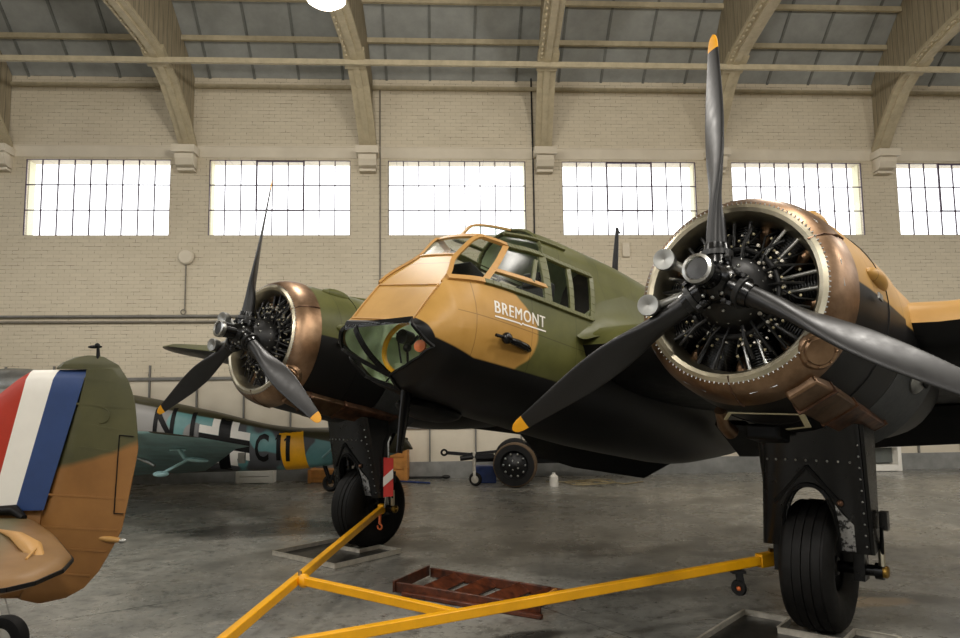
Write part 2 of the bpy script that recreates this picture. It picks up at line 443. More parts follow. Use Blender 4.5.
# small wall fittings
def wthing(name, label, cat, loc, group=None): return thing(name, label, cat, H @ T(loc[0], loc[1] - .02, loc[2]), group)
b = wthing('junction_box', 'small grey round junction box on the brick wall with a thin pipe below', 'electric box', (-5.98, 0, 4.2))
m = MB(); m.lathe([(0, .16), (.05, .16), (.08, .13), (.085, 0)], (0, 0, .33), (0, -1, 0), 20); m.build('box', 'plaster', b)
m = MB(); m.tube([(0, -.02, .18), (0, -.02, -.78)], .014); m.torus((-.02, -.04, -.80), (0, 1, 0), .05, .012, 14, 6); m.build('pipe', 'conduit', b)
for z, rr, lab in ((3.31, .028, 'upper of the two horizontal pipes along the brick wall'), (3.2, .024, 'lower of the two horizontal pipes along the brick wall')):
    m = MB(); m.tube([(-16, -.05, z + .04), (-5.0, -.05, z), (2.0, -.05, z - .02)], rr)
    o = m.build('conduit_pipe', 'dark_rail' if z > 3.3 else 'conduit'); o.matrix_world = H; tag(o, lab, 'pipe')
for u, z0, z1, mt, lab in ((-2.06, 3.2, 8.1, 'conduit', 'thin vertical grey pipe beside the third window'), (1.16, 3.4, 8.4, 'engine_black', 'thin black cable running down the wall left of the fourth window')):
    m = MB(); m.tube([(u, -.03, z0), (u + .01, -.03, (z0 + z1) / 2), (u, -.03, z1)], .016); o = m.build('wall_cable', mt); o.matrix_world = H; tag(o, lab, 'cable')
m = MB(); m.box((3.1, -.03, 4.66), (.16, .06, .3)); o = m.build('wall_box', 'plaster', bevel=.01); o.matrix_world = H; tag(o, 'small cream box on the wall under the fourth window', 'electric box')

# hanging lamp
LMP = (-1.82, 8.55, 6.44)
lp = thing('hangar_lamp', 'bright round hanging lamp glowing at the top of the roof truss', 'lamp', T(*LMP))
m = MB(); m.lathe([(.0, .235), (.06, .235), (.16, .2), (.3, .1), (.34, .07), (.5, .06), (.52, 0)], (0, 0, .02), (0, 0, 1), 28); m.build('lamp_shade', 'lamp_shade', lp)
m = MB(); m.lathe([(.02, .228), (-.02, .215), (-.06, .16), (-.08, .08), (-.085, 0)], (0, 0, .03), (0, 0, 1), 28); m.build('diffuser', emit('lamp_glow', (255, 236, 210), 14), lp)
m = MB(); m.tube([(0, 0, .5), (0, 0, 4.6)], .015); m.build('cord', 'engine_black', lp)

# ================================================================== twin-engined bomber
AX, AY, YAW, GA, HH, HP = -.481, 5.651, -2.267, .169, 2.276, 2.375
MA = T(0, 0, HH) @ Matrix.Rotation(-GA, 4, 'Y')        # airframe axes (x nose, y port, z up) on its wheels
bomber = thing('bomber_plane', 'twin-engined camouflaged wartime bomber with black belly parked in the hangar', 'aircraft', T(AX, AY, 0) @ Matrix.Rotation(YAW, 4, 'Z'))

def camo(name, top='mix', zc=-.33, rise=0., rough=.44):
    t = NT(name)
    v = t.obj(); x, y, z = t.xyz(v)
    tan = t.ramp(t.noise(2.2, 5), [(.3, lin((164, 124, 60))), (.7, lin((186, 144, 78)))])
    grn = t.ramp(t.noise(2.6, 5), [(.3, lin((72, 74, 38))), (.7, lin((92, 92, 50)))])
    blk = t.ramp(t.noise(3, 5), [(.3, lin((10, 10, 10))), (.7, lin((19, 18, 18)))])
    if top == 'tan': c = tan
    elif top == 'green': c = grn
    elif top == 'wing':
        f = t.step(t.math('ADD', y, t.math('MULTIPLY', t.math('SINE', t.math('MULTIPLY', x, 1.6)), .5)), 1.6, .06)
        c = t.mix(f, grn, tan)
        
    else:
        fc = t.n('ShaderNodeFloatCurve'); cu = fc.mapping.curves[0]
        pts = [(-.5, -.50), (-.36, -.53), (-.2, -.70), (0, -.75), (.12, -.66), (.23, -.50), (.3, -.42), (.5, -.62), (.9, -.60)]
        # curve domain: z in [-.6,1.2] -> [0,1], value x in [-1.2,0] -> [0,1]
        P = [((a + .6) / 1.8, (b + 1.2) / 1.2) for a, b in pts]
        while len(cu.points) < len(P): cu.points.new(.5, .5)
        for p, (a, b) in zip(cu.points, P): p.location = (a, b)
        fc.mapping.update()
        t.l(t.math('MULTIPLY_ADD', z, 1 / 1.8, .6 / 1.8), fc.inputs['Value'])
        xb = t.math('MULTIPLY_ADD', fc.outputs[0], 1.2, -1.2)
        c = t.mix(t.math('MULTIPLY_ADD', t.math('SUBTRACT', x, xb), 30, .5, clamp=True), grn, tan)
        f2 = t.step(t.math('ADD', x, t.math('MULTIPLY', z, .6)), -4.4, .06); c = t.mix(f2, tan, c)
    zl = t.math('MULTIPLY_ADD', t.math('MAXIMUM', t.math('ADD', x, .1), 0), rise, zc)
    if rise: zl = t.math('MAXIMUM', zl, t.math('MULTIPLY_ADD', t.math('SUBTRACT', x, .28), 1.44, -.25))
    if rise: zl = t.math('MULTIPLY_ADD', t.math('MULTIPLY', t.math('ADD', x, 1.35), -2.0, clamp=True), .33, zl)
    c = t.mix(t.step(z, zl, .012), blk, c)
    # fine panel joints
    fr_ = t.math('FRACT', t.math('MULTIPLY_ADD', x, 1 / .62, 20.1)); jl = t.math('LESS_THAN', fr_, .012)
    jl = t.math('MAXIMUM', jl, t.math('MULTIPLY', t.math('LESS_THAN', t.math('ABSOLUTE', t.math('ADD', z, .02)), .004), t.math('LESS_THAN', x, .1)))
    c = t.mix(t.math('MULTIPLY', jl, .4), c, lin((20, 18, 12)))
    return t.principled(c, rough, 0, bump=t.noise(30, 3), bstr=.06, bdist=.004, spec=.25)
M['camo'] = camo('fuselage_camouflage', 'mix', -.335, .2)
M['camo_tan'] = camo('port_cowl_camouflage', 'tan', .06)
M['camo_green'] = camo('starboard_cowl_camouflage', 'green', .06)
M['camo_wing'] = camo('wing_camouflage', 'wing', -9)

# x, zt, wt, zte, ws, zs, wm, zm, zb
FT = [(.405, -.15, .335, -.15, .337, -.165, .37, -.19, -.235),
      (.37, -.13, .347, -.13, .352, -.145, .425, -.21, -.335),
      (.30, -.03, .347, -.03, .358, -.05, .478, -.22, -.425),
      (.19, .13, .347, .13, .364, .11, .515, -.19, -.515),
      (.10, .25, .345, .25, .36, .235, .54, -.16, -.58),
      (-.145, .535, .207, .528, .495, .26, .575, -.10, -.625),
      (-.385, .775, .24, .752, .545, .265, .595, -.08, -.65),
      (-.50, .905, .29, .745, .555, .267, .60, -.08, -.66),
      (-.62, .955, .325, .735, .565, .27, .605, -.08, -.665),
      (-.88, 1.02, .35, .755, .575, .275, .61, -.08, -.68),
      (-1.33, 1.095, .375, .765, .585, .285, .62, -.08, -.70),
      (-1.83, 1.125, .40, .785, .60, .30, .63, -.08, -.73),
      (-2.6, 1.155, .42, .82, .61, .34, .64, -.06, -.755),
      (-4.0, 1.13, .40, .82, .58, .36, .60, -.02, -.75),
      (-5.5, 1.02, .34, .78, .46, .36, .47, .04, -.55),
      (-7.3, .90, .2, .74, .27, .44, .28, .2, -.15),
      (-9.0, .80, .05, .74, .07, .52, .07, .4, .2)]
# stations: (x on rows 0-1, x on rows 2..)
KX = [(.405, .405), (.37, .37), (.12, .10), (-.145, .0), (-.385, -.08), (-.60, -.16), (-1.04, -.90), (-1.42, -1.24), (-1.78, -1.55), (-2.6, -2.6), (-4, -4), (-5.5, -5.5), (-7.3, -7.3), (-9, -9)]
KN = [2, 10, 5, 5, 5, 10, 6, 6, 6, 5, 5, 5, 5]
NA, NS, NM, NL = 6, 6, 4, 14
def secpt(x1, x2, j, sc=1.0):
    p = secpt0(x1, x2, j, sc)
    if sc != 1: p.x -= .03
    return p
def secpt0(x1, x2, j, sc=1.0):
    """point j of the port half section, row x interpolated from x1 to x2"""
    g = lambda x, k: interp(x, FT, k)
    if j <= NA:
        a = (j / NA) * pi / 2; zt, wt, ze = g(x1, 1), g(x1, 2), g(x1, 3)
        return Vector((x1, wt * sin(a) * sc, ze + (zt - ze) * cos(a) - (1 - sc) * .3))
    if j <= NA + NS:
        t = (j - NA) / NS; x = lerp(x1, x2, t)
        p = Vector((x1, g(x1, 2) * sc, g(x1, 3) - (1 - sc) * .3)); q = Vector((x2, g(x2, 4) * sc, g(x2, 5)))
        r = p.lerp(q, t); bul = .012 * sin(pi * t); r.y += bul; return r
    ws, zs, wm, zm, zb = [g(x2, k) for k in (4, 5, 6, 7, 8)]
    if j <= NA + NS + NM:
        t = (j - NA - NS) / NM
        return Vector((x2, lerp(ws, wm, sin(t * pi / 2)) * sc, lerp(zs, zm, t)))
    a = (j - NA - NS - NM) / NL * pi / 2; e = 2 / 2.3
    return Vector((x2, wm * max(cos(a), 0) ** e * sc, zm + (zb * (1 if sc == 1 else sc) - zm) * sin(a) ** e))
NJ = NA + NS + NM + NL
def pt(i, j, side=1, sc=1.0):
    p = secpt(*ST[i], j, sc); p.y *= side
    f = max(0, min(1, (p.x + 1.0) / .6)); w = 1 if j <= NA else max(0, 1 - (j - NA) / NS)
    p.z -= .10 * p.y * f * w
    return p
ST = []
for (a, b), (c, d), n in zip(KX, KX[1:], KN):
    for i in range(n): ST.append((lerp(a, c, i / n), lerp(b, d, i / n)))
ST.append(KX[-1]); KI = [sum(KN[:i]) for i in range(len(KX))]
def side_y(x, z):
    """half width of the fuselage side at x, z (sides below the canopy sill)"""
    best = None
    for j in range(NA + NS, NJ):
        p, q = secpt(x, x, j), secpt(x, x, j + 1)
        if p.z >= z >= q.z: return lerp(p.y, q.y, (p.z - z) / max(1e-6, p.z - q.z))
    return .6
def is_glass(i, j):
    k = max(q for q in range(len(KI)) if KI[q] <= i)
    if j < NA: return 3 <= k <= 5
    if j < NA + NS: return 2 <= k <= 7
    return False
NOSE_R, NOSE_B, NOSE_P, NOSE_Q, NOSE_T = (.463, -.325), (0, -.505), (-.33, -.492), (0, -.585), (.347, -.15)
NOSE_L, NOSE_TL = (-.475, -.335), (-.347, -.15)
RB = [NOSE_B, (.208, -.451), (.359, -.393), NOSE_R]; TR = [NOSE_T, (.422, -.249), NOSE_R]
def poly_below(c, L):
    for a, b in zip(L, L[1:]):
        if a[0] <= c.y <= b[0]: return below(c, a, b)
    return True
def below(c, a, b):  # c under the line a-b in the front (y,z) view
    t = (c.y - a[0]) / (b[0] - a[0]); return c.z < a[1] + (b[1] - a[1]) * t
def nose_glass(c):
    if c.x < .02 or c.z > -.15: return False
    if c.y >= 0:
        if c.y > NOSE_R[0]: return False
        if c.y > NOSE_T[0] and not poly_below(c, TR): return False
        return not poly_below(c, RB)
    if c.y < NOSE_L[0]: return False
    if c.y < NOSE_TL[0] and not below(c, NOSE_L, NOSE_TL): return False
    return not below(c, NOSE_L, NOSE_P) if c.y < NOSE_P[0] else not below(c, NOSE_P, NOSE_Q)
def shell(sc=1.0, gl=None, imax=None):
    mb = MB(); grid = {}; N = len(ST) if imax is None else imax; flags = []
    for i in range(N):
        for j in range(-NJ, NJ + 1):
            grid[i, j] = len(mb.v); mb.v.append(tuple(pt(i, abs(j), 1 if j >= 0 else -1, sc)))
    for i in range(N - 1):
        for j in range(-NJ, NJ):
            mb.f.append([grid[i, j], grid[i, j + 1], grid[i + 1, j + 1], grid[i + 1, j]]); flags.append(is_glass(i, j if j >= 0 else -j - 1))
    if sc == 1: mb.f.append([grid[0, j] for j in range(-NJ, NJ)]); flags.append(False)
    # cut the nose exactly along the frame lines, then keep the skin or the panes
    bm = bmesh.new(); vv = [bm.verts.new(p) for p in mb.v]; lay = bm.faces.layers.int.new('g')
    for f, g in zip(mb.f, flags):
        try: q = bm.faces.new([vv[k] for k in f]); q[lay] = int(g)
        except ValueError: pass
    bmesh.ops.remove_doubles(bm, verts=bm.verts, dist=1e-5)
    for (a_, b_, lo, hi) in ((RB[0], RB[1], 0, .24), (RB[1], RB[2], .17, .39), (RB[2], RB[3], .32, 9), (TR[0], TR[1], .3, 9), (TR[1], TR[2], .38, 9), (NOSE_L, NOSE_TL, -9, -.3), (NOSE_L, NOSE_P, -9, -.28), (NOSE_P, NOSE_Q, -9, 0.02), ((0, -.15), (1, -.15), -9, 9), ((0, 0), (0, -1), -9, 9)):
        fs_ = [f for f in bm.faces if f.calc_center_median().x > -.03 and f.calc_center_median().z < -.1 and lo <= f.calc_center_median().y <= hi]
        geom = list({x for f in fs_ for x in list(f.verts) + list(f.edges)}) + fs_
        d = Vector((0, b_[0] - a_[0], b_[1] - a_[1])); n_ = Vector((1, 0, 0)).cross(d).normalized()
        bmesh.ops.bisect_plane(bm, geom=geom, dist=1e-5, plane_co=(0, a_[0], a_[1]), plane_no=n_)
    bm.verts.ensure_lookup_table(); bm.verts.index_update()
    out = MB(); out.v = [tuple(v.co) for v in bm.verts]
    for f in bm.faces:
        g = bool(f[lay]) or nose_glass(f.calc_center_median())
        if gl is not None and g != gl: continue
        out.f.append([v.index for v in f.verts]); out.mi.append(0)
    bm.free()
    used = sorted({k for f in out.f for k in f}); mp = {k: n for n, k in enumerate(used)}
    out.v = [out.v[k] for k in used]; out.f = [[mp[k] for k in f] for f in out.f]
    return out
fus = shell(1.0, False).build('fuselage', 'camo', bomber, MA, ang=28)
shell(1.0, True).build('glazing', 'glass', fus, ang=28)
shell(.96, False, KI[9]).build('cockpit_lining', 'int_green', fus, ang=40, recalc=False)

def path(pts, w, h, mat, name, parent=fus):
    mb = MB()
    for p, q in zip(pts, pts[1:]): mb.bar(p, q, w, h)
    return mb
def row(j, ia, ib, side=1, off=.004):
    L = []
    for i in range(ia, ib + 1):
        p = pt(i, j, side); L.append(p + Vector((0, off * side, off)))
    return L
def col_(i, ja, jb, side=1): return [pt(i, j, side) for j in range(ja, jb + 1)]
ft, fg = MB(), MB()
def fbar(mb, pts, w=.045, h=.03):
    for p, q in zip(pts, pts[1:]):
        n = Vector((0.35, (p.y + q.y), .6)); mb.bar(p, q, w, h, up=n)
for s in (1, -1):
    # sill, roof edge and post lines follow the section grid
    fbar(ft, row(NA + NS, KI[2], KI[5], s)); fbar(fg, row(NA + NS, KI[5], KI[8], s))
    fbar(ft, row(NA, KI[2], KI[4], s), .036, .02); fbar(ft, row(NA, KI[4], KI[5], s), .045); fbar(fg, row(NA, KI[5], KI[8], s), .06)
    fbar(ft, col_(KI[5], NA, NA + NS, s), .05)
    fbar(fg, col_(KI[6], NA, NA + NS, s), .075); fbar(fg, col_(KI[7], NA, NA + NS, s), .05); fbar(fg, col_(KI[8], NA, NA + NS, s), .05)
    # mid rail and slanted brace between the second and third posts
    rl = [pt(i, NA + NS - 2, s) for i in range(KI[5], KI[6] + 1)]
    fbar(ft, rl, .04, .025)
    a, bq = pt(KI[6] - 2, NA + 1, s), pt(KI[6] - 3, NA + NS - 2, s)
    fbar(fg, [a, bq], .035)
    # panel edges and roof arches
    fbar(fg, [Vector((p.x, p.y, p.z)) for p in row(NA - 2, KI[5] , KI[7], s)], .03)
for i, mb, w_ in ((KI[3], ft, .02), (KI[4], ft, .045), (KI[6], fg, .03)):
    L = [pt(i, abs(j), 1 if j >= 0 else -1) for j in range(-NA, NA + 1)]
    for p, q in zip(L, L[1:]): mb.bar(p, q, w_, .022, up=(.7, 0, .7))
L = [pt(i, 0) for i in range(KI[4], KI[6] + 1)]
for p, q in zip(L, L[1:]): ft.bar(p, q, .025, .02)
cf = ft.build('canopy_frame', 'tan', bomber, MA, bevel=.004); fgo = fg.build('canopy_rear_frame', 'green', bomber, MA, bevel=.004)
tag(cf, 'tan canopy frame bars'); tag(fgo, 'green canopy frame bars')
mb = MB()   # raised lip round the big nose panel
def npan(x, y): return Vector((x, y, interp(x, FT, 1) - .10 * y + .004))
for sd in (1, -1):
    L = [npan(lerp(.36, .135, i / 8), .325 * sd) for i in range(9)]
    for p, q in zip(L, L[1:]): mb.bar(p, q, .014, .014, up=(.8, 0, .6))
    for k in range(16): mb.sphere(npan(lerp(.365, .11, (k + .5) / 16), .34 * sd), .0045, 4)
for x in (.36, .135): mb.bar(npan(x, -.325), npan(x, .325), .014, .014, up=(.8, 0, .6))
mb.build('nose_panel_edge', 'tan', fus)
# black frames of the bomb-aimer glazing
def nose(y, z, off=.006):
    lo, hi = -.6, .404
    for _ in range(40):
        mid = (lo + hi) / 2; g = lambda k: interp(mid, FT, k)
        wm, zm, zb, ws, zs = g(6), g(7), g(8), g(4), g(5)
        if z < zm: inside = (abs(y) / wm) ** 2.3 + ((zm - z) / (zm - zb)) ** 2.3 < 1 if zb < z else False
        else: inside = z < zs and abs(y) < lerp(wm, ws, (z - zm) / (zs - zm))
        if inside: lo = mid
        else: hi = mid
    return Vector((lo + off, y, z))
def nline(a, b, n=9): return [nose(lerp(a[0], b[0], i / n), lerp(a[1], b[1], i / n)) for i in range(n + 1)]
mb = MB()
for a_, b_, w_ in ((NOSE_TL, NOSE_T, .04), (TR[0], TR[1], .022), (TR[1], TR[2], .022), (RB[0], RB[1], .014), (RB[1], RB[2], .014), (RB[2], RB[3], .014), ((-.235, -.15), NOSE_B, .04), (NOSE_TL, NOSE_L, .03), ((-.45, -.30), NOSE_B, .03), (NOSE_L, NOSE_P, .03), (NOSE_P, NOSE_Q, .025), (NOSE_B, NOSE_Q, .02)):
    L = nline(a_, b_)
    for p, q in zip(L, L[1:]): mb.bar(p, q, w_, .018, up=(1, 0, -.2))
mb.build('nose_frame', 'black', bomber, MA)
# nose and cockpit fittings seen through the panes
mb = MB(); mb.torus((.02, -.04, -.26), (1, .25, .1), .21, .02, 28, 8, arc=(R(10), R(200))); mb.build('yellow_hoop', 'yellow', bomber, MA)
mb = MB(); mb.sphere((.18, .12, -.30), .032, 8); mb.tube([(.18, .12, -.3), (.12, .16, -.2)], .012); mb.tube([(.12, .1, -.48), (.18, .12, -.3)], .009); mb.build('bomb_aimer_lever', 'black', bomber, MA)
mb = MB(); mb.lathe([(0, .045), (.025, .045), (.03, 0)], (.19, .27, -.30), (.9, .35, 0), 16); mb.build('orange_dial', 'orange', bomber, MA)
mb = MB(); mb.prism([(-.44, -.12), (.44, -.12), (.44, -.3), (.3, -.46), (.1, -.52), (-.1, -.52), (-.3, -.46), (-.44, -.3)], lambda a, b, h: Vector((-.14 + h, a, b)), .03); mb.box((-.02, .22, -.38), (.12, .2, .14)); mb.box((-.04, -.1, -.42), (.1, .2, .1)); mb.build('nose_bulkhead', 'int_green', bomber, MA, bevel=.01)
mb = MB()
for k in range(3): mb.tube([(-.09, -.3 + k * .25, -.1), (-.08, -.2 + k * .25, -.35), (-.08, -.35 + k * .3, -.5)], .008)
mb.lathe([(0, .055), (.1, .055), (.11, .0)], (.02, -.03, -.19), (1, .1, 0), 18)
mb.build('nose_wiring', 'black', bomber, MA)
mb = MB(); mb.prism([(-.40, .14), (.40, .14), (.44, .34), (.30, .46), (-.30, .46), (-.44, .34)], lambda a, b, h: Vector((-.22 + h, a, b)), .03)
ip = mb.build('instrument_panel', 'black', bomber, MA, bevel=.004)
mb = MB()
for a, b, r in ((.1, .3, .05), (.22, .3, .045), (.33, .28, .045), (.16, .40, .04), (.27, .4, .04), (-.1, .3, .05), (-.24, .3, .05), (-.15, .4, .04), (.0, .22, .04), (.2, .19, .035)):
    mb.lathe([(0, r), (.012, r), (.012, r * .8), (.004, r * .75)], (-.236, a, b), (-1, 0, 0), 14)
mb.build('dial', 'alu', ip)
mb = MB(); mb.tube([(-.55, .24, -.3), (-.42, .24, .22)], .018); mb.torus((-.42, .24, .30), (1, 0, .25), .12, .014, 20, 6); mb.build('control_column', 'alu', bomber, MA)
for yy in (.26, -.26):
    mb = MB(); mb.box((-.85, yy, -.08), (.42, .42, .08)); mb.box((-1.08, yy, .22), (.08, .40, .62), Matrix.Rotation(R(-8), 3, 'Y')); mb.box((-1.09, yy, .56), (.07, .2, .14)); mb.build('seat', 'black', bomber, MA, bevel=.02)
mb = MB(); mb.box((-1.0, .47, .15), (.5, .06, .22)); mb.box((-1.35, .42, .2), (.25, .2, .22)); mb.box((-.62, .48, .2), (.3, .05, .16)); mb.build('equipment_box', 'int_green', bomber, MA, bevel=.008)
mb = MB()
for k in range(8): mb.sphere((-.5 - .05 * k, .47, .2 + .04 * ((k * 7) % 3)), .02, 5)
mb.build('switch_button', 'alu', bomber, MA)
# fairing with gun barrel on the port side, aerial mast, belly mast
gy = side_y(-.45, -.16)
mb = MB(); mb.tube([(-.68, gy - .01, -.16), (-.6, gy + .02, -.16), (-.45, gy + .045, -.155), (-.36, gy + .045, -.155)], [.022, .034, .03, .026], 12); mb.sphere((-.33, gy + .04, -.145), (.05, .04, .045), 7); mb.tube([(-.3, gy + .04, -.145), (-.2, gy + .04, -.15)], .013); mb.build('gun_fairing', 'gloss_black', bomber, MA)
mb = MB(); mb.loft([[Vector((-2.9 + cos(a) * w, sin(a) * w * .35, z)) for a in [2 * pi * k / 12 for k in range(12)]] for z, w in ((1.1, .062), (1.4, .05), (1.72, .03))]); mb.tube([(-2.9, 0, 1.7), (-2.96, 0, 1.68)], .01); mb.build('aerial_mast', 'black', bomber, MA)
mb = MB(); mb.loft([[Vector((.02 + cos(a) * w, sin(a) * w * .4, z)) for a in [2 * pi * k / 12 for k in range(12)]] for z, w in ((-.5, .06), (-.8, .05), (-1.05, .032))]); mb.build('belly_mast', 'gloss_black', bomber, MA)
mb = MB(); mb.sphere((-.35, -.1, -.68), (.35, .16, .09), 8); mb.build('belly_blister', 'black', bomber, MA)
# gun turret and tail (behind the near engine)
mb = MB(); mb.sphere((-4.9, 0, 1.08), (.5, .42, .42), 10); mb.build('turret_dome', 'glass', bomber, MA)
mb = MB(); mb.torus((-4.9, 0, 1.02), (0, 0, 1), .46, .03, 28, 6); mb.bar((-5.2, -.06, 1.25), (-5.9, -.06, 1.4), .04, .04); mb.build('turret_ring', 'black', bomber, MA)

def airfoil(le, chord, z, th, n=14, y=0, vert=False):
    up, lo = [], []
    for k in range(n + 1):
        t_ = (1 - cos(pi * k / n)) / 2
        yt = th * chord * 5 * (.2969 * math.sqrt(t_) - .126 * t_ - .3516 * t_**2 + .2843 * t_**3 - .1015 * t_**4)
        up.append((le - chord * t_, yt * 1.1)); lo.append((le - chord * t_, -yt * .9))
    pts = up + lo[::-1][1:-1]
    return [Vector((a, b, z)) if vert else Vector((a, y, z + b)) for a, b in pts]
def wing_mb(stn, n=14):
    mb = MB(); rings = [airfoil(le, c, z, th, n, y) for y, le, c, z, th in stn]
    mb.loft(rings)
    mm = len(rings[0])
    for idx in range(len(mb.f)):
        f = mb.f[idx]
        if len(f) == 4:
            kk = f[0] % mm
            if kk >= n: mb.mi[idx] = 1
    return mb
stn = [(.5, -1.38, 3.9, .03, .15), (1.2, -1.46, 3.9, .05, .16), (2.375, -1.58, 3.8, .10, .16), (3.2, -1.66, 3.6, .11, .155), (5, -1.80, 2.9, .26, .14), (7, -1.96, 2.15, .50, .12), (8.0, -2.06, 1.7, .62, .11), (8.5, -2.2, 1.25, .665, .1), (8.7, -2.45, .6, .68, .08)]
for s in (1, -1):
    w = wing_mb([(y * s, a, b, c, d) for y, a, b, c, d in stn]).build('wing', ['camo_wing', 'black'], bomber, MA, ang=35)
    mb = MB()   # lowered flap panels
    fz = ((.25, -.66), (.62, -.87), (1.7, -.79), (2.3, -.67)) if s < 0 else ((.62, -.54), (1.95, -.48))
    mb.loft([[(-4.25, y * s, -.22), (-4.22, y * s, -.28), (-4.97, y * s, z - .02), (-5.01, y * s, z)] for y, z in fz])
    mb.build('flap', 'black', bomber, MA, ang=20)
    mb = MB(); mb.loft([[(-4.25, 2.0 * s, -.08), (-4.22, 2.0 * s, -.14), (-4.72, 2.0 * s, -.44), (-4.77, 2.0 * s, -.42)], [(-3.95, 4.9 * s, .12), (-3.92, 4.9 * s, .06), (-4.35, 4.9 * s, -.24), (-4.4, 4.9 * s, -.22)]])
    mb.build('flap', 'black', bomber, MA, ang=20)
    mb = MB(); hs = [(.1 * s, -7.6, 1.35, .72, .1), (1.6 * s, -7.75, 1.1, .74, .1), (2.3 * s, -7.95, .7, .75, .09), (2.5 * s, -8.2, .3, .75, .08)]
    wing_mb(hs, 10).build('tailplane', ['green', 'black'], bomber, MA)
mb = MB(); mb.loft([airfoil(le, c, z, th, 10, vert=True) for z, le, c, th in ((.6, -7.2, 2.0, .07), (1.2, -7.6, 1.6, .08), (1.8, -8.0, 1.15, .08), (2.2, -8.35, .6, .07), (2.3, -8.6, .25, .06))]); mb.build('tail_fin', 'green', bomber, MA)
# tail wheel: reaches the floor behind
def to_air(x, z):  # bomber-root x,z (floor based) -> airframe axes
    v = Matrix.Rotation(GA, 3, 'Y') @ Vector((x, 0, z - HH)); return v
tw = to_air(-8.3, .18)
mb = MB(); mb.tube([(tw.x + .1, 0, .3), tuple(tw)], .04); mb.lathe([(-.07, .1), (-.06, .16), (0, .18), (.06, .16), (.07, .1)], tuple(tw), (0, 1, 0), 24, closed_prof=True); mb.build('tail_wheel', 'rubber', bomber, MA)
# wing fillet at the root
for s in (1, -1):
    mb = MB()
    rings = []
    for t_ in range(9):
        q = t_ / 8; xx = lerp(-1.30, -4.6, q); r = .34 * sin(pi * min(1, q * 1.25 + .12)) + .02
        zt = interp(xx, [(-1.2, .02, 0), (-1.5, .18, 0), (-2.2, .34, 0), (-3, .36, 0), (-4.6, .16, 0)], 1)
        rings.append([Vector((xx, (.56 + r * (1 - cos(a))) * s, zt + r * (1 - sin(a)) - .02)) for a in [pi / 2 * k / 6 for k in range(7)]])
    mb.loft(rings, False, False); mb.build('wing_fillet', 'green', bomber, MA, ang=60)

# lettering on the nose side
def text_mesh(txt, height, spacing=1.0, bold=0):
    cu = bpy.data.curves.new('lettering', 'FONT'); cu.body = txt; cu.size = 1; cu.space_character = spacing; cu.resolution_u = 3; cu.offset = bold
    o = bpy.data.objects.new('lettering', cu); COL.objects.link(o)
    dg = bpy.context.evaluated_depsgraph_get(); me = o.evaluated_get(dg).to_mesh()
    bm = bmesh.new(); bm.from_mesh(me); ys = [v.co.y for v in bm.verts]
    for k in range(1, 14):
        yy_ = lerp(min(ys), max(ys), k / 14); bmesh.ops.bisect_plane(bm, geom=list(bm.verts) + list(bm.edges) + list(bm.faces), dist=1e-6, plane_co=(0, yy_, 0), plane_no=(0, 1, 0))
    bm.verts.index_update(); vs = [Vector(v.co) for v in bm.verts]; fs = [[v.index for v in f.verts] for f in bm.faces]; bm.free()
    o.evaluated_get(dg).to_mesh_clear(); bpy.data.objects.remove(o); bpy.data.curves.remove(cu)
    y0, y1 = min(v.y for v in vs), max(v.y for v in vs); x0, x1 = min(v.x for v in vs), max(v.x for v in vs)
    return [Vector(((v.x - x0) / (x1 - x0), (v.y - y0) / (y1 - y0), 0)) for v in vs], fs
vs, fs = text_mesh('BREMONT', .1, 1.12, 0)
mb = MB()
def sidept(u, w): # u 0..1 along the word, w 0..1 height
    x = lerp(-.235, -.84, u); z = lerp(.035, .047, u) + w * .095 + .006 * u; return Vector((x, side_y(x, z) + .004, z))
for du in (-.005, 0, .005): mb.add([sidept(v.x + du, v.y) for v in vs], fs)
L = [(x, -.33 + .02) for x in (0,)]
pts = [(-.005, .0), (.3, .0), (.46, .0), (.49, -.08), (.52, .1), (.55, .02), (.75, .02), (1.02, .03)]
for (a, wa), (b, wb) in zip(pts, pts[1:]):
    n = 5
    for i in range(n):
        u0, u1 = lerp(a, b, i / n), lerp(a, b, (i + 1) / n); w0, w1 = lerp(wa, wb, i / n) - .30, lerp(wa, wb, (i + 1) / n) - .30
        th = .12
        mb.add([sidept(u0, w0 - th / 2), sidept(u1, w1 - th / 2), sidept(u1, w1 + th / 2), sidept(u0, w0 + th / 2)], [(0, 1, 2, 3)])
mb.build('lettering', 'white', fus, smooth=False)
tag(bpy.data.objects['lettering'], 'white capitals and wavy underline on the nose side')

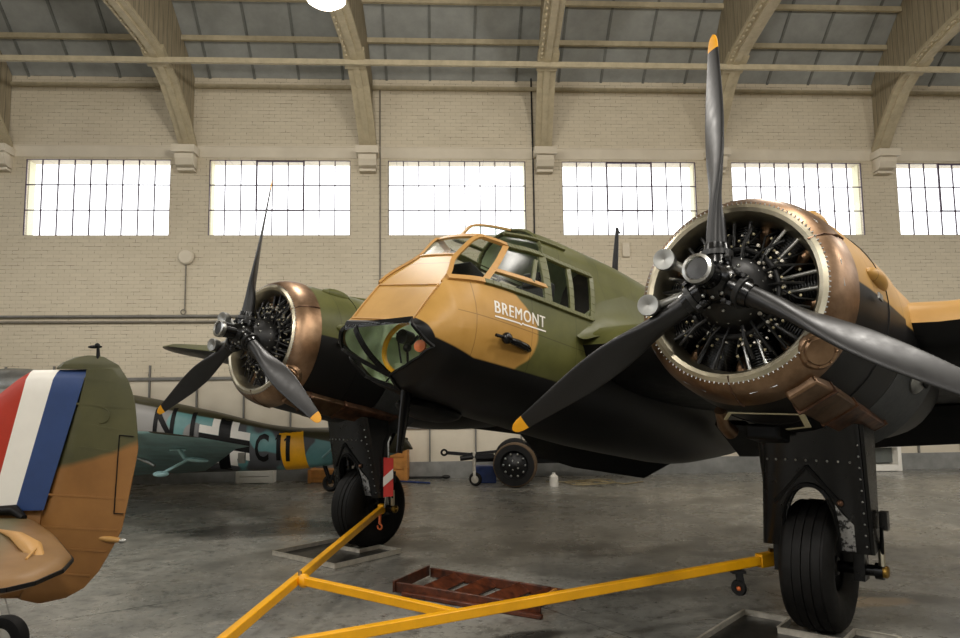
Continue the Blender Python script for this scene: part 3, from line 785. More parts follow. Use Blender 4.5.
# ------------------------------------------------------------------ engines
def hub_m(s): return MA @ T(0, HP * s, 0)
def make_nacelle(s):
    B = hub_m(s); cm = 'camo_tan' if s > 0 else 'camo_green'
    mb = MB(); mb.lathe([(-.238, .568), (-.27, .606), (-.33, .638), (-.40, .658), (-.475, .668), (-.475, .655), (-.42, .60), (-.40, .52)], n=72)
    ring = mb.build('exhaust_ring', 'copper', bomber, B @ T(.045, 0, 0) @ Matrix.Diagonal((1, .95 if s > 0 else .975, .95 if s > 0 else .975, 1)))
    tag(ring, 'heat stained copper ring around the engine mouth')
    mb = MB(); mb.lathe([(-.40, .535), (-.42, .478), (-.34, .482), (-.27, .496), (-.232, .518), (-.224, .542), (-.238, .568)], n=72); lip = mb.build('intake_lip', 'lip', ring)
    mb = MB()
    for k in range(120):
        a = 2 * pi * k / 120; mb.box((-.238, .572 * sin(a), .572 * cos(a)), (.007, .007, .012), Matrix.Rotation(-a, 3, 'X'))
    mb.build('rivet_row', 'alu', ring)
    mb = MB()
    for k in range(3):
        mb = MB(); a = R(180 + 120 * k)
        mb.tube([(-.22, .53 * sin(a), .53 * cos(a)), (-.27, .61 * sin(a), .61 * cos(a)), (-.4, .665 * sin(a), .665 * cos(a)), (-.475, .672 * sin(a), .672 * cos(a))], .006, 6)
        mb.build('ring_seam', 'copper_red', ring)
    # raised round cap low on the outboard side
    a = R(128); c_ = Vector((-.30, .62 * sin(a), .62 * cos(a))); nrm = Vector((.72, sin(a) * .7, cos(a) * .7)).normalized()
    mb = MB(); mb.lathe([(-.03, .12), (.0, .115), (.018, .1), (.018, .085), (.03, .075), (.034, 0)], tuple(c_), tuple(nrm), 28)
    for k in range(8):
        u = nrm.orthogonal().normalized(); w_ = nrm.cross(u); mb.sphere(tuple(c_ + nrm * .02 + (u * cos(k * pi / 4) + w_ * sin(k * pi / 4)) * .092), .008, 4)
    mb.build('round_cap', 'copper', ring)
    # cowling and gills
    mb = MB(); mb.lathe([(-.41, .60), (-.425, .632), (-.6, .652), (-.95, .676), (-1.35, .69), (-1.38, .66)], n=64)
    cw = mb.build('cowling', cm, bomber, B)
    mb = MB()
    mb.lathe([(-1.38, .686), (-1.62, .71), (-1.95, .765), (-1.955, .755), (-1.62, .70), (-1.38, .67)], n=40, arc=(R(100), R(260)), closed_prof=True)
    mb.build('cooling_gill', 'gill_grey', cw)
    mb = MB()
    mb.lathe([(-.925, .668), (-.93, .6805), (-.935, .668)], n=64)
    mb.build('cowl_band', 'black', cw)
    for a in (75, 28, -75):
        a = R(a); mb = MB(); mb.sphere((-.80, .655 * sin(a), .655 * cos(a)), (.19, .06, .06), 10); mb.build('rocker_blister', cm, cw)
    mb = MB(); mb.box((-.66, .688 * sin(R(88)), .688 * cos(R(88))), (.09, .01, .035), Matrix.Rotation(R(-88 + 90), 3, 'X')); mb.build('data_plate', 'alu', cw, smooth=False)
    # body behind, running over the wing
    mb = MB(); rings = []
    for x, ry, zt, zb in ((-1.3, .655, .655, -.64), (-1.7, .68, .69, -.62), (-2.2, .70, .70, -.60), (-2.7, .68, .68, -.58), (-3.2, .60, .58, -.52), (-3.8, .46, .42, -.42), (-4.5, .26, .22, -.26), (-5.0, .06, .02, -.12)):
        rings.append([Vector((x, ry * sin(a), (zt if cos(a) > 0 else -zb) * cos(a))) for a in [2 * pi * k / 36 for k in range(36)]])
    mb.loft(rings); nac = mb.build('nacelle', cm, bomber, B)
    mb = MB(); mb.loft([[(-1.15, -.30, .60), (-1.15, -.30, .72), (-1.15, -.16, .74), (-1.15, -.16, .64)], [(-1.95, -.30, .66), (-1.95, -.30, .86), (-1.95, -.16, .86), (-1.95, -.16, .66)]]); mb.build('air_scoop', cm, nac, bevel=.02)
    # flattened tail pipe low on the outboard side
    a = R(148); ur = Vector((0, sin(a), cos(a))); ut = Vector((0, cos(a), -sin(a)))
    mb = MB()
    def q(x, w_, r0, r1): return [Vector((x, 0, 0)) + ur * r + ut * t_ for t_, r in ((-w_, r0), (w_, r0), (w_, r1), (-w_, r1))]
    mb.loft([q(-.36, .09, .60, .665), q(-.55, .115, .62, .70), q(-.98, .115, .65, .72)])
    p1 = mb.build('tail_pipe', 'copper', bomber, B, ang=30, bevel=.012)
    mb = MB(); mb.loft([q(-1.0, .115, .65, .72), q(-1.5, .11, .67, .735), q(-1.72, .11, .69, .742)]); mb.build('pipe_end', 'copper_red', p1, bevel=.012)
    for x, r1 in ((-.56, .712), (-.99, .728), (-1.7, .745)):
        mb = MB(); mb.loft([q(x + .012, .123, .64, r1), q(x - .012, .123, .64, r1)]); mb.build('pipe_clamp', 'copper_red', p1)
    a = R(112); c_ = Vector((-1.75, .72 * sin(a), .72 * cos(a))); nr = Vector((0, sin(a), cos(a)))
    mb = MB(); mb.sphere(tuple(c_), (.13, .05, .09), 8, rot=Matrix.Rotation(-a + pi / 2, 3, 'X')); mb.sphere(tuple(c_ + nr * .06 + Vector((.02, 0, 0))), (.035, .02, .035), 6, mi=1); mb.build('vent_patch', ['alu', 'black'], cw)
    if s < 0: return
    # cream tape strip under the cowl and a small drain pipe
    mb = MB(); mb.bar((-.52, -.12, -.665), (-.64, .26, -.655), .02, .006); mb.bar((-.64, .26, -.655), (-.9, .22, -.695), .035, .006); mb.bar((-.52, -.12, -.665), (-.75, -.24, -.675), .02, .006); mb.bar((-.9, .22, -.695), (-1.0, .06, -.70), .018, .006); mb.build('tape_strip', 'cream', cw, smooth=False)
    mb = MB(); mb.tube([(-.72, -.26, -.62), (-.82, -.28, -.70), (-.95, -.28, -.73)], [.04, .04, .05], 12); mb.build('drain_pipe', 'copper', cw)
    mb = MB(); mb.box((-1.12, -.10, -.715), (.24, .22, .10)); mb.build('oil_tank', 'black', cw, bevel=.02)
def make_engine(s):
    B = hub_m(s)
    mb = MB(); mb.lathe([(-.02, .03), (-.03, .10), (-.12, .13), (-.16, .17), (-.22, .205), (-.30, .225), (-.38, .235), (-.62, .24), (-.62, .0)], n=36)
    B = B @ T(.04, 0, 0); e = mb.build('engine', 'engine_black', bomber, B)
    mb = MB()
    for k in range(18):
        a = 2 * pi * k / 18; mb.sphere((-.215, .19 * sin(a), .19 * cos(a)), .012, 5)
        a += .17; mb.sphere((-.30, .222 * sin(a), .222 * cos(a)), .01, 5)
    for k in range(10):
        a = 2 * pi * k / 10; mb.sphere((-.13, .14 * sin(a), .14 * cos(a)), .012, 5)
    mb.build('stud_ring', 'steel', e)
    mb = MB()
    for k in range(60):
        a = random.uniform(0, 2 * pi); r_ = random.uniform(.2, .36); x_ = -.30 + random.uniform(-.02, .05)
        mb.cyl((x_, r_ * sin(a), r_ * cos(a)), (x_ + .02, r_ * sin(a), r_ * cos(a)), random.uniform(.005, .011), n=8)
    mb.build('bolt', 'galv', e)
    mb = MB()
    for k in range(22):
        a = 2 * pi * k / 22 + random.uniform(-.1, .1); b_ = a + random.uniform(-.25, .25); r_ = random.uniform(.36, .46)
        mb.tube([(-.26, .2 * sin(a), .2 * cos(a)), (-.24, .29 * sin((a + b_) / 2), .29 * cos((a + b_) / 2)), (-.30, r_ * sin(b_), r_ * cos(b_))], random.uniform(.005, .011), 6)
    mb.build('pipework', 'engine_black', e)
    mb = MB(); mb.torus((-.27, 0, 0), (1, 0, 0), .265, .016, 48, 8); mb.build('ignition_ring', 'engine_black', e)
    mb = MB(); mb.lathe([(-.68, .20), (-.68, .64), (-.70, .64), (-.70, .20)], n=48); mb.build('baffle_plate', 'black', e)
    for k in range(9):
        a = 2 * pi * k / 9 + .06
        Rk = Matrix.Rotation(-a, 4, 'X')
        mb = MB()
        prof_ = []
        for i in range(15):
            r0 = .24 + i * .0165; prof_ += [(r0, .088), (r0 + .008, .088), (r0 + .008, .07), (r0 + .0165, .07)]
        mb.lathe(prof_, (-.47, 0, 0), (0, 0, 1), 20)
        mb.box((-.47, 0, .53), (.20, .19, .07), mi=0)
        for i in range(4): mb.box((-.47, 0, .52 + .02 * i), (.23, .21, .006))
        cy = mb.build('cylinder', 'engine_grey' if k % 2 else 'engine_black', e, Rk)
        mb = MB()
        for sy in (-.05, .05):
            mb.box((-.36, sy, .565), (.11, .055, .06))
            mb.tube([(-.33, sy * .8, .24), (-.335, sy * 1.05, .55)], .0125, 10)
        mb.build('pushrod', 'steel' if k in (1, 4) else 'alu' if k in (2, 7) else 'engine_grey', e, Rk)
        mb = MB(); mb.tube([(-.27, .03, .265), (-.31, .09, .34), (-.40, .10, .43), (-.42, .08, .46)], .007, 6); mb.tube([(-.27, -.03, .265), (-.30, -.10, .36), (-.39, -.11, .44)], .007, 6)
        mb.sphere((-.42, .085, .46), .016, 5); mb.sphere((-.275, .03, .27), .014, 5); mb.sphere((-.275, -.03, .27), .014, 5)
        mb.build('ignition_lead', 'engine_black', e, Rk)
        mb = MB()
        for (px, py, pz) in ((-.265, .03, .285), (-.265, -.03, .285), (-.30, .0, .33), (-.29, .06, .31), (-.31, -.07, .375), (-.30, .085, .365)):
            mb.sphere((px, py, pz), .0085, 4)
        mb.build('nut', 'cream', e, Rk)
        # exhaust stub to the collector
        mb = MB(); mb.tube([(-.47, .10, .34), (-.41, .115, .41), (-.42, .12, .47), (-.47, .12, .53)], [.03, .036, .038, .038], 10); mb.build('exhaust_stub', 'copper', e, Rk)
def make_prop(s, phase):
    B = hub_m(s) @ Matrix.Rotation(-phase, 4, 'X')
    mb = MB()
    mb.lathe([(-.10, .07), (-.09, .105), (-.02, .12), (.06, .115), (.10, .085), (.12, .075)], n=28)
    hub = mb.build('propeller', 'gloss_black', bomber, B)
    mb = MB(); mb.lathe([(.11, .072), (.27, .072), (.275, .066)], n=28); mb.lathe([(.235, .08), (.245, .084), (.28, .084), (.285, .066), (.275, .06)], n=28, mi=1); mb.lathe([(.272, .062), (.276, .0)], n=24, mi=2); mb.build('hub_dome', ['gloss_black', 'steel', 'engine_grey'], hub)
    for k in range(3):
        Rk = Matrix.Rotation(-2 * pi * k / 3, 4, 'X')
        mb = MB(); mb.tube([(0, 0, .06), (0, 0, .15), (0, 0, .17), (0, 0, .22)], [.082, .082, .075, .07], 20); mb.tube([(0, 0, .145), (0, 0, .175)], [.09, .09], 20, 1)
        for q in (-1, 1): mb.box((.05, q * .085, .13), (.03, .02, .06), mi=1); mb.sphere((.07, q * .085, .12), .016, 5, 1)
        mb.build('blade_socket', ['gloss_black', 'engine_grey'], hub, Rk)
        tip = MB(); bl = MB()
        # r, chord, thickness, pitch(deg from disc plane), offset
        ST_ = [(.17, .122, .120, 60), (.26, .120, .115, 57), (.36, .124, .100, 53), (.50, .148, .075, 48), (.65, .184, .055, 43), (.80, .203, .042, 38.5), (.95, .197, .034, 35), (1.10, .174, .028, 31.5), (1.25, .144, .022, 29), (1.40, .112, .018, 27), (1.50, .092, .015, 25.5)]
        TP_ = [(1.50, .0925, .0152, 25.5), (1.55, .080, .012, 25), (1.58, .064, .010, 24.5), (1.60, .038, .008, 24), (1.608, .012, .006, 24)]
        def sec_(r, c, th, b):
            out = []; b = R(b); e = 1.0 if th / c > .7 else .8
            for i in range(44):
                a = 2 * pi * i / 44
                u = cos(a) * c / 2; v_ = sin(a) * th / 2
                m_ = max(0, min(1, (.8 - th / c) / .3)); v_ *= lerp(1, (1 + .35 * cos(a)) if v_ > 0 else .6, m_)
                out.append(Vector((sin(b) * u + cos(b) * v_, cos(b) * u - sin(b) * v_, r)))
            return out
        tabn = [(-r0, c0, t0, b0) for r0, c0, t0, b0 in ST_]; dn_ = []
        for i in range(49):
            rr_ = lerp(.17, 1.5, i / 48); dn_.append(sec_(rr_, interp(-rr_, tabn, 1), interp(-rr_, tabn, 2), interp(-rr_, tabn, 3)))
        bl.loft(dn_); tip.loft([sec_(*q) for q in TP_])
        b_ = bl.build('blade', 'blade', hub, Rk, ang=80); t_ = tip.build('blade_tip', 'yellow_tip', hub, Rk, ang=60)
        tag(t_, 'yellow painted blade tip')
    mb = MB()
    for (yy, zz, xx) in ((-.285, .16, .05), (-.385, -.105, .05)):
        d = Vector((0, yy, zz)); d.normalize()
        mb.lathe([(-.03, .03), (-.02, .055), (.0, .06), (.04, .065), (.055, .0625), (.055, .056), (.042, .0)], (xx, yy, zz), (1, .15, -.1), 24)
        mb.tube([(0, d.y * .1, d.z * .1), (xx - .04, yy * .8, zz * .8), (xx - .03, yy, zz)], [.03, .028, .028], 10)
    mb.build('counterweight', 'alu', hub)
    mb = MB()
    for k in range(12):
        a = 2 * pi * k / 12; mb.sphere((.07, .105 * sin(a), .105 * cos(a)), .012, 5)
    mb.build('hub_bolt', 'steel', hub)
make_nacelle(1); make_nacelle(-1); make_engine(1); make_engine(-1); make_prop(1, -.041); make_prop(-1, .020)

# ------------------------------------------------------------------ landing gear (bomber-root axes, floor at z=0)
WX, WR = -1.62, .445
def air(x, y, z): return MA @ Vector((x, y, z))
def make_gear(s):
    yc = HP * s
    mb = MB()
    prof = [(-.11, .17), (-.14, .20), (-.168, .28), (-.172, .35), (-.155, .405), (-.13, .43)]
    for a in (-.09, -.03, .03, .09):
        prof += [(a - .026, WR - .9 * a * a), (a + .026, WR - .9 * a * a), (a + .0265, WR - .014), (a + .0335, WR - .014)]
    prof += [(.13, .43), (.155, .405), (.172, .35), (.168, .28), (.14, .20), (.11, .17)]
    mb.lathe(prof, (WX, yc, WR), (0, 1, 0), 56); tyre = mb.build('wheel', 'rubber', bomber, ang=35)
    mb = MB(); mb.lathe([(-.12, .0), (-.12, .06), (-.07, .08), (-.06, .17), (-.11, .205), (.11, .205), (.06, .17), (.07, .08), (.12, .06), (.12, 0)], (WX, yc, WR), (0, 1, 0), 32)
    for k in range(8):
        for sg in (-1, 1): mb.sphere((WX + .12 * sin(k * pi / 4), yc + sg * .068, WR + .12 * cos(k * pi / 4)), .012, 4)
    mb.build('wheel_hub', 'engine_black', tyre)
    for sg in (-1, 1):   # two oleo legs
        top = air(-1.50, yc + .27 * sg, -.45); bot = Vector((WX, yc + .265 * sg, WR + .02)); mid = top.lerp(bot, .6)
        mb = MB(); mb.tube([top, mid], [.07, .065], 16); mb.tube([mid, bot], .042, 14, 1); mb.tube([mid + Vector((0, 0, .03)), mid - Vector((0, 0, .03))], .075, 16)
        mb.bar(bot + Vector((0, 0, .10)), bot - Vector((0, 0, .09)), .07, .12)
        mb.build('leg', ['gloss_black', 'steel'], bomber)
        mb = MB(); mb.tube([air(-2.1, yc + .2 * sg, -.4), mid], .022, 8); mb.build('drag_strut', 'black', bomber)
    mb = MB(); mb.tube([(WX, yc - .34, WR), (WX, yc + .40, WR)], .038, 14)
    for yy in (.355, -.30): mb.tube([(WX, yc + yy, WR), (WX, yc + yy + .05, WR)], .055, 14)
    mb.build('axle', 'gloss_black', bomber)
    mb = MB(); mb.lathe([(0, .042), (.02, .042), (.03, .03), (.032, 0)], (WX, yc + .405, WR), (0, 1, 0), 14); mb.lathe([(0, .042), (.02, .042), (.032, 0)], (WX, yc - .345, WR), (0, -1, 0), 14); mb.build('axle_cap', 'brass', bomber)
    mb = MB(); mb.tube([air(-1.6, yc - .16, -.72), air(-1.85, yc + .27, -1.2)], .018); mb.tube([air(-1.6, yc + .16, -.72), air(-1.85, yc - .27, -1.2)], .018); mb.build('cross_brace', 'black', bomber)
    # front shield with an arch for the tyre; its top is bent back into the nacelle
    mb = MB(); N = 36; F, Bk = [], []
    def shp(y, z, off):
        q = (y - .03) / .37; f = (z + .66) / -.77
        x = lerp(-1.36, -1.70, f) + .10 * math.sqrt(max(0, 1 - abs(q) ** 3.2)) * lerp(1, .55, f) - off
        return air(x, yc + y * lerp(.85, .96, f) + .07 * (1 - f), z)
    for i in range(N + 1):
        y = -.34 + .74 * i / N
        dd = (y - .02) / .185
        zb = -1.43 if abs(dd) >= 1 else -1.43 + .40 * (1 - abs(dd) ** 2.6) ** .55
        F.append([shp(y, lerp(-.62, zb, j / 14), 0) for j in range(15)]); Bk.append([shp(y, lerp(-.62, zb, j / 14), .035) for j in range(15)])
    rings = [f + b[::-1] for f, b in zip(F, Bk)]
    mb.loft(rings, True, True)
    for y in (-.335, .395):
        mb.loft([[shp(y, -.62, .0), shp(y, -.62, .30), shp(y + .02, -.62, .30), shp(y + .02, -.62, 0)], [shp(y, -1.43, .0), shp(y, -1.38, .16), shp(y + .02, -1.38, .16), shp(y + .02, -1.43, 0)]])
    sh = mb.build('leg_shield', 'gloss_black', bomber, ang=35)
    mb = MB()
    for i in range(9): mb.sphere(shp(-.28 + .075 * i, -.86, -.004), .008, 4)
    for i in range(10): mb.sphere(shp(.375, -.75 - .07 * i, -.004), .007, 4)
    mb.build('rivets', 'steel', sh)
    mb = MB()
    for i in range(12):
        a0, a1 = pi * i / 12, pi * (i + 1) / 12
        mb.bar(shp(.02 - .195 * cos(a0), -1.42 + .405 * max(0, sin(a0)) ** .62, -.008), shp(.02 - .195 * cos(a1), -1.42 + .405 * max(0, sin(a1)) ** .62, -.008), .015, .02)
    mb.bar(shp(.02, -.90, -.008), shp(.25, -1.14, -.008), .022, .014, up=(1, 0, 0)); mb.bar(shp(.02, -.90, -.008), shp(-.23, -1.14, -.008), .022, .014, up=(1, 0, 0))
    mb.build('shield_edge', 'black', sh)
    mb = MB(); mb.loft([[shp(.20, -1.13, -.006), shp(.24, -1.18, -.012), shp(.31, -1.25, -.006)], [shp(.205, -1.42, -.006), shp(.25, -1.42, -.012), shp(.31, -1.42, -.006)]], False, False); wp_ = mb.build('worn_plate', 'worn', sh)
    tag(wp_, 'plate worn to bare metal')
    mb = MB(); mb.sphere(shp(.235, -1.12, -.01), .022, 6); mb.build('shield_stud', 'copper_red', sh)
    mb = MB(); mb.box(air(-1.78, yc + .44, -1.2), (.07, .05, .12)); mb.tube([air(-1.74, yc + .43, -1.24), Vector((WX, yc + .40, WR + .06))], .012, 8, 1); mb.tube([Vector((WX + .02, yc + .40, WR + .04)), Vector((WX + .02, yc + .40, WR + .2))], .022, 8, 2); mb.build('brake_unit', ['gloss_black', 'black', 'lip'], bomber)
def mat_worn():
    t = NT('worn_black_metal'); f = t.noise(24, 5, .7)
    k = t.step(f, .47, .08)
    return t.principled(t.mix(k, lin((20, 20, 20)), lin((190, 190, 190))), .28, t.math('MULTIPLY', k, 1.0))
M['worn'] = mat_worn()
make_gear(1); make_gear(-1)

RW = T(AX, AY, 0) @ Matrix.Rotation(YAW, 4, 'Z')       # bomber-root axes to world
def rw(x, y, z=0): return RW @ Vector((x, y, z))
def wbuild(mb, name, mats, root, **kw): return mb.build(name, mats, root, ROOTM[root.name].inverted(), **kw)

# drip trays, notched to slide round the wheels
for s, lab in ((1, 'notched metal drip tray under the bomber wheel at the bottom right'), (-1, 'notched metal drip tray under the far bomber wheel behind the tow bar')):
    base = RW @ T(-1.1, 2.33 * s, 0)
    tr = thing('drip_tray', lab, 'tray', base, 'drip trays under the main wheels')
    P = [(-.70, 1.83), (-1.58, 1.83), (-1.58, 2.165), (-1.30, 2.165), (-1.30, 2.585), (-1.58, 2.585), (-1.58, 2.86), (-.70, 2.86)]
    P = [(x + 1.1, (y - 2.33) * s) for x, y in P]
    mb = MB(); mb.prism(P, lambda a, b, h: Vector((a, b, .008 + h)), .006); mb.build('tray_bottom', 'dark_tray', tr, smooth=False)
    mb = MB()
    for p, q in zip(P, P[1:] + P[:1]):
        mb.bar((p[0], p[1], .026), (q[0], q[1], .026), .005, .045)
        mb.bar((p[0], p[1], .05), (q[0], q[1], .05), .018, .005)
    mb.build('tray_rim', 'galv', tr, smooth=False)

# yellow A-shaped tow bar
APX = Vector((-1.46, 3.94, .325)); N1 = Vector((2.12, 5.56, .445)); N2 = Vector((-1.08, 8.27, .455))
tb = thing('tow_bar', 'yellow A-frame tow bar hooked between the bomber main wheels', 'tow bar', T(APX.x, APX.y, 0))
mb = MB(); mb.bar(N1, APX, .054, .06); mb.bar(N1 + (APX - N1) * .0, N1 + (APX - N1) * .035, .07, .095); wbuild(mb, 'arm', 'yellow', tb, bevel=.006)
mb = MB(); mb.bar(N2, APX, .052, .062); mb.bar(N2, N2 + (APX - N2) * .04, .06, .10); wbuild(mb, 'arm', 'yellow', tb, bevel=.006)
C1, C2 = N1.lerp(APX, .635), N2.lerp(APX, .655)
mb = MB(); mb.bar(C2, C1, .05, .058); wbuild(mb, 'crossbar', 'yellow', tb, bevel=.006)
mb = MB(); mb.sphere(C2.lerp(C1, .05) - Vector((0, .0, .0)), (.045, .045, .05), 7); mb.tube([C2.lerp(C1, .02) + Vector((0, 0, .06)), C2.lerp(C1, .02) - Vector((0, 0, .07))], .014, 8, 1); wbuild(mb, 'pivot', ['yellow', 'steel'], tb)
mb = MB(); mb.torus(APX + Vector((-.06, -.10, 0)), (0, 0, 1), .06, .018, 20, 8); mb.bar(APX, APX + Vector((-.03, -.05, 0)), .09, .05); mb.tube([APX, Vector((APX.x, APX.y, .12))], .025, 10); mb.lathe([(-.03, .05), (-.03, .09), (0, .105), (.03, .09), (.03, .05)], (APX.x, APX.y, .105), (1, .3, 0), 20, closed_prof=True); wbuild(mb, 'tow_eye', 'engine_black', tb)
pk = N1.lerp(APX, .085)
mb = MB(); mb.lathe([(-.018, .02), (-.018, .05), (0, .058), (.018, .05), (.018, .02)], pk + Vector((0, 0, -.16)), (.6, .7, 0), 18, closed_prof=True); mb.bar(pk + Vector((0, 0, -.03)), pk + Vector((.02, .0, -.16)), .02, .05); mb.bar(pk + Vector((-.05, 0, -.05)), pk + Vector((.05, 0, -.05)), .05, .02); wbuild(mb, 'caster', 'engine_black', tb)
mb = MB(); mb.sphere(pk + Vector((-.012, -.03, -.16)), .016, 5); wbuild(mb, 'caster_hub', 'orange', tb)
pk = N2.lerp(APX, .045)
mb = MB(); mb.torus(pk + Vector((.0, -.02, -.17)), (.5, .8, 0), .028, .010, 16, 6, arc=(0, 5)); mb.tube([pk + Vector((0, 0, -.03)), pk + Vector((0, -.02, -.14))], .016, 8); wbuild(mb, 'hook', 'orange', tb)
for N_, d in ((N1, 1), (N2, -1)):
    mb = MB(); dr = (rw(0, d) - rw(0, 0)).normalized(); mb.tube([N_, N_ + dr * .06], .024, 10); mb.box(N_ + Vector((0, 0, .055)), (.05, .04, .03)); wbuild(mb, 'hitch_pin', 'brass' if d > 0 else 'yellow', tb)

# red streamer with a white stripe hung on the far leg
sx = Vector((-1.0, 8.02, 0)); rg = thing('warning_streamer', 'red warning streamer with a white diagonal stripe hanging on the far wheel leg', 'streamer', T(sx.x, sx.y, .6))
def fl(a, b, h): return Vector((a + h * .2, h - .02 * sin(b * 5), b))
mb = MB(); mb.prism([(-.052, -.01), (.052, 0), (.056, .40), (-.048, .41)], fl, .006); mb.build('ribbon', 'red', rg, smooth=False)
mb = MB(); mb.prism([(-.053, .10), (.053, .19), (.054, .29), (-.052, .20)], fl, .0085); mb.build('stripe', 'white', rg, smooth=False)
mb = MB(); mb.tube([(0, 0, .40), (.0, .005, .56), (.02, .03, .62)], .012); mb.tube([(-.03, 0, -.01), (-.04, 0, -.12)], .006); mb.build('cord', 'steel', rg)

# brown wooden step ladder lying on the floor
la = thing('step_ladder', 'worn red-brown wooden step ladder lying on the concrete floor', 'ladder', T(0, 6.3, 0))
NL_, FL_, NR_, FR_ = Vector((-.735, 6.42, .0)), Vector((-.48, 6.98, .0)), Vector((.43, 5.76, .0)), Vector((.74, 6.16, .0))
up = Vector((0, 0, 1))
mb = MB(); mb.bar(NL_ + up * .062, NR_ + up * .035, .03, .085); wbuild(mb, 'rail', 'rust', la, bevel=.005)
mb = MB(); mb.bar(FL_ + up * .05, FR_ + up * .035, .03, .08); wbuild(mb, 'rail', 'rust', la, bevel=.005)
mb = MB(); mb.bar(NL_ + up * .02 + Vector((.06, -.05, 0)), NR_ + up * .018 + Vector((0, -.09, 0)), .045, .03); wbuild(mb, 'support_leg', 'rust', la, bevel=.004)
mb = MB(); mb.bar(FL_ + up * .02 + Vector((.06, .06, 0)), FR_ + up * .018 + Vector((0, .06, 0)), .045, .03); wbuild(mb, 'support_leg', 'rust', la, bevel=.004)
for t_ in (.22, .45, .68, .88):
    mb = MB(); mb.bar(NL_.lerp(NR_, t_) + up * .05, FL_.lerp(FR_, t_) + up * .045, .13, .02, up=(.5, -.25, 1)); wbuild(mb, 'tread', 'rust', la, bevel=.003)
mb = MB(); mb.bar(NL_ + up * .07 + Vector((-.02, -.03, 0)), FL_ + up * .06 + Vector((-.02, .03, 0)), .02, .09); wbuild(mb, 'top_step', 'rust', la, bevel=.004)
mb = MB(); mb.bar(NR_.lerp(FR_, .05) + up * .05 + Vector((-.1, .05, 0)), NR_.lerp(FR_, .9) + up * .08 + Vector((-.12, .05, 0)), .02, .04); wbuild(mb, 'brace', 'wood', la, bevel=.003)

# ================================================================== fighter tail in the left foreground
FY = 4.9
ftr = thing('fighter_plane', 'small aircraft whose tail carries a red, white and blue fin flash', 'aircraft', T(-2.9, FY, 0))
FI = T(2.9, -FY, 0)
def mat_tail():
    t = NT('tail_camouflage'); x, y, z = t.xyz()
    o = t.ramp(t.noise(3, 5), [(.3, lin((62, 62, 36))), (.7, lin((80, 78, 46)))]); b = t.ramp(t.noise(3, 5), [(.3, lin((124, 84, 40))), (.7, lin((146, 102, 52)))])
    ln = t.math('ADD', t.math('MULTIPLY_ADD', x, .35, 2.175), t.math('MULTIPLY', t.math('SUBTRACT', t.noise(2, 2), .5), .12))
    return t.principled(t.mix(t.step(z, ln, .04), b, o), .5, bump=t.noise(40, 2), bstr=.08, bdist=.003)
M['tail_camo'] = mat_tail()
def mat_tp():
    t = NT('tailplane_camouflage'); x, y, z = t.xyz()
    o = t.ramp(t.noise(3, 5), [(.3, lin((80, 74, 44))), (.7, lin((98, 90, 56)))]); b = t.ramp(t.noise(3, 5), [(.3, lin((118, 86, 46))), (.7, lin((136, 102, 58)))])
    return t.principled(t.mix(t.step(t.math('ADD', x, t.math('MULTIPLY', y, .5)), -.5, .12), o, b), .5)
M['tailplane_camo'] = mat_tp()
M['flash_red'] = simple('flash_red', (172, 46, 22), .5, var=.1); M['flash_white'] = simple('flash_white', (236, 232, 222), .5, var=.03); M['flash_blue'] = simple('flash_blue', (44, 66, 112), .5, var=.1)
def tk(x, x0, x1, t0, t1): return lerp(t0, t1, (x - x0) / (x1 - x0))
# fin: columns leading edge | red | white | blue | hinge
mb = MB(); A, Bq = [], []
zs = [.96, 1.1, 1.25, 1.4, 1.55, 1.7, 1.80, 1.845, 1.862]
for z in zs:
    f = (z - .99) / .85
    rw_, wb_, hg = lerp(-3.155, -2.965, f), lerp(-2.995, -2.785, f), lerp(-2.845, -2.615, f) + .03
    le = lerp(-3.98, -3.02, min(1, (z - .99) / .86)) if z < 1.8 else lerp(-3.06, -2.955, (z - 1.8) / .062)
    cols = [le, lerp(le, rw_, .12), lerp(le, rw_, .45), rw_, lerp(rw_, wb_, .5), wb_, lerp(wb_, hg, .5), hg]
    th = [.0, .022, .045, .056, .06, .06, .056, .05]; sc_ = 1 if z < 1.82 else (.6 if z < 1.85 else .12)
    A.append([(x, FY - t_ * sc_, z) for x, t_ in zip(cols, th)]); Bq.append([(x, FY + t_ * sc_, z) for x, t_ in zip(cols, th)])
for G in (A, Bq):
    o0 = len(mb.v); nC = 8
    for r_ in G: mb.v += r_
    for i in range(len(G) - 1):
        for j in range(nC - 1): mb.f.append([o0 + i * nC + j, o0 + i * nC + j + 1, o0 + (i + 1) * nC + j + 1, o0 + (i + 1) * nC + j]); mb.mi.append(0 if j < 3 else 1 if j < 5 else 2)
fin = mb.build('tail_fin', ['flash_red', 'flash_white', 'flash_blue'], ftr, FI)
tag(fin, 'fin painted with a red, white and blue flash')
TE = [(1.955, -2.57), (1.945, -2.50), (1.89, -2.40), (1.77, -2.32), (1.63, -2.28), (1.46, -2.26), (1.33, -2.25), (1.15, -2.28), (.98, -2.31), (.82, -2.34), (.70, -2.40), (.56, -2.48), (.46, -2.57), (.40, -2.68), (.37, -2.83)]
LEr = [(1.955, -2.60), (1.945, -2.69), (1.91, -2.77), (1.875, -2.81), (1.866, -2.80), (1.864, -2.61), (.99, -2.842), (.4, -2.99), (.37, -2.86)]
def tab1(z, tab):
    for (a, xa), (b, xb) in zip(tab, tab[1:]):
        if a >= z >= b: return lerp(xa, xb, (a - z) / max(1e-9, a - b))
    return tab[-1][1]
zs = [1.955, 1.945, 1.93, 1.91, 1.89, 1.875, 1.867, 1.863] + [1.863 - .0746 * i for i in range(1, 18)] + [.56, .5, .46, .43, .40, .385, .37]
zs = sorted(set(zs), reverse=True); mb = MB(); rings = []
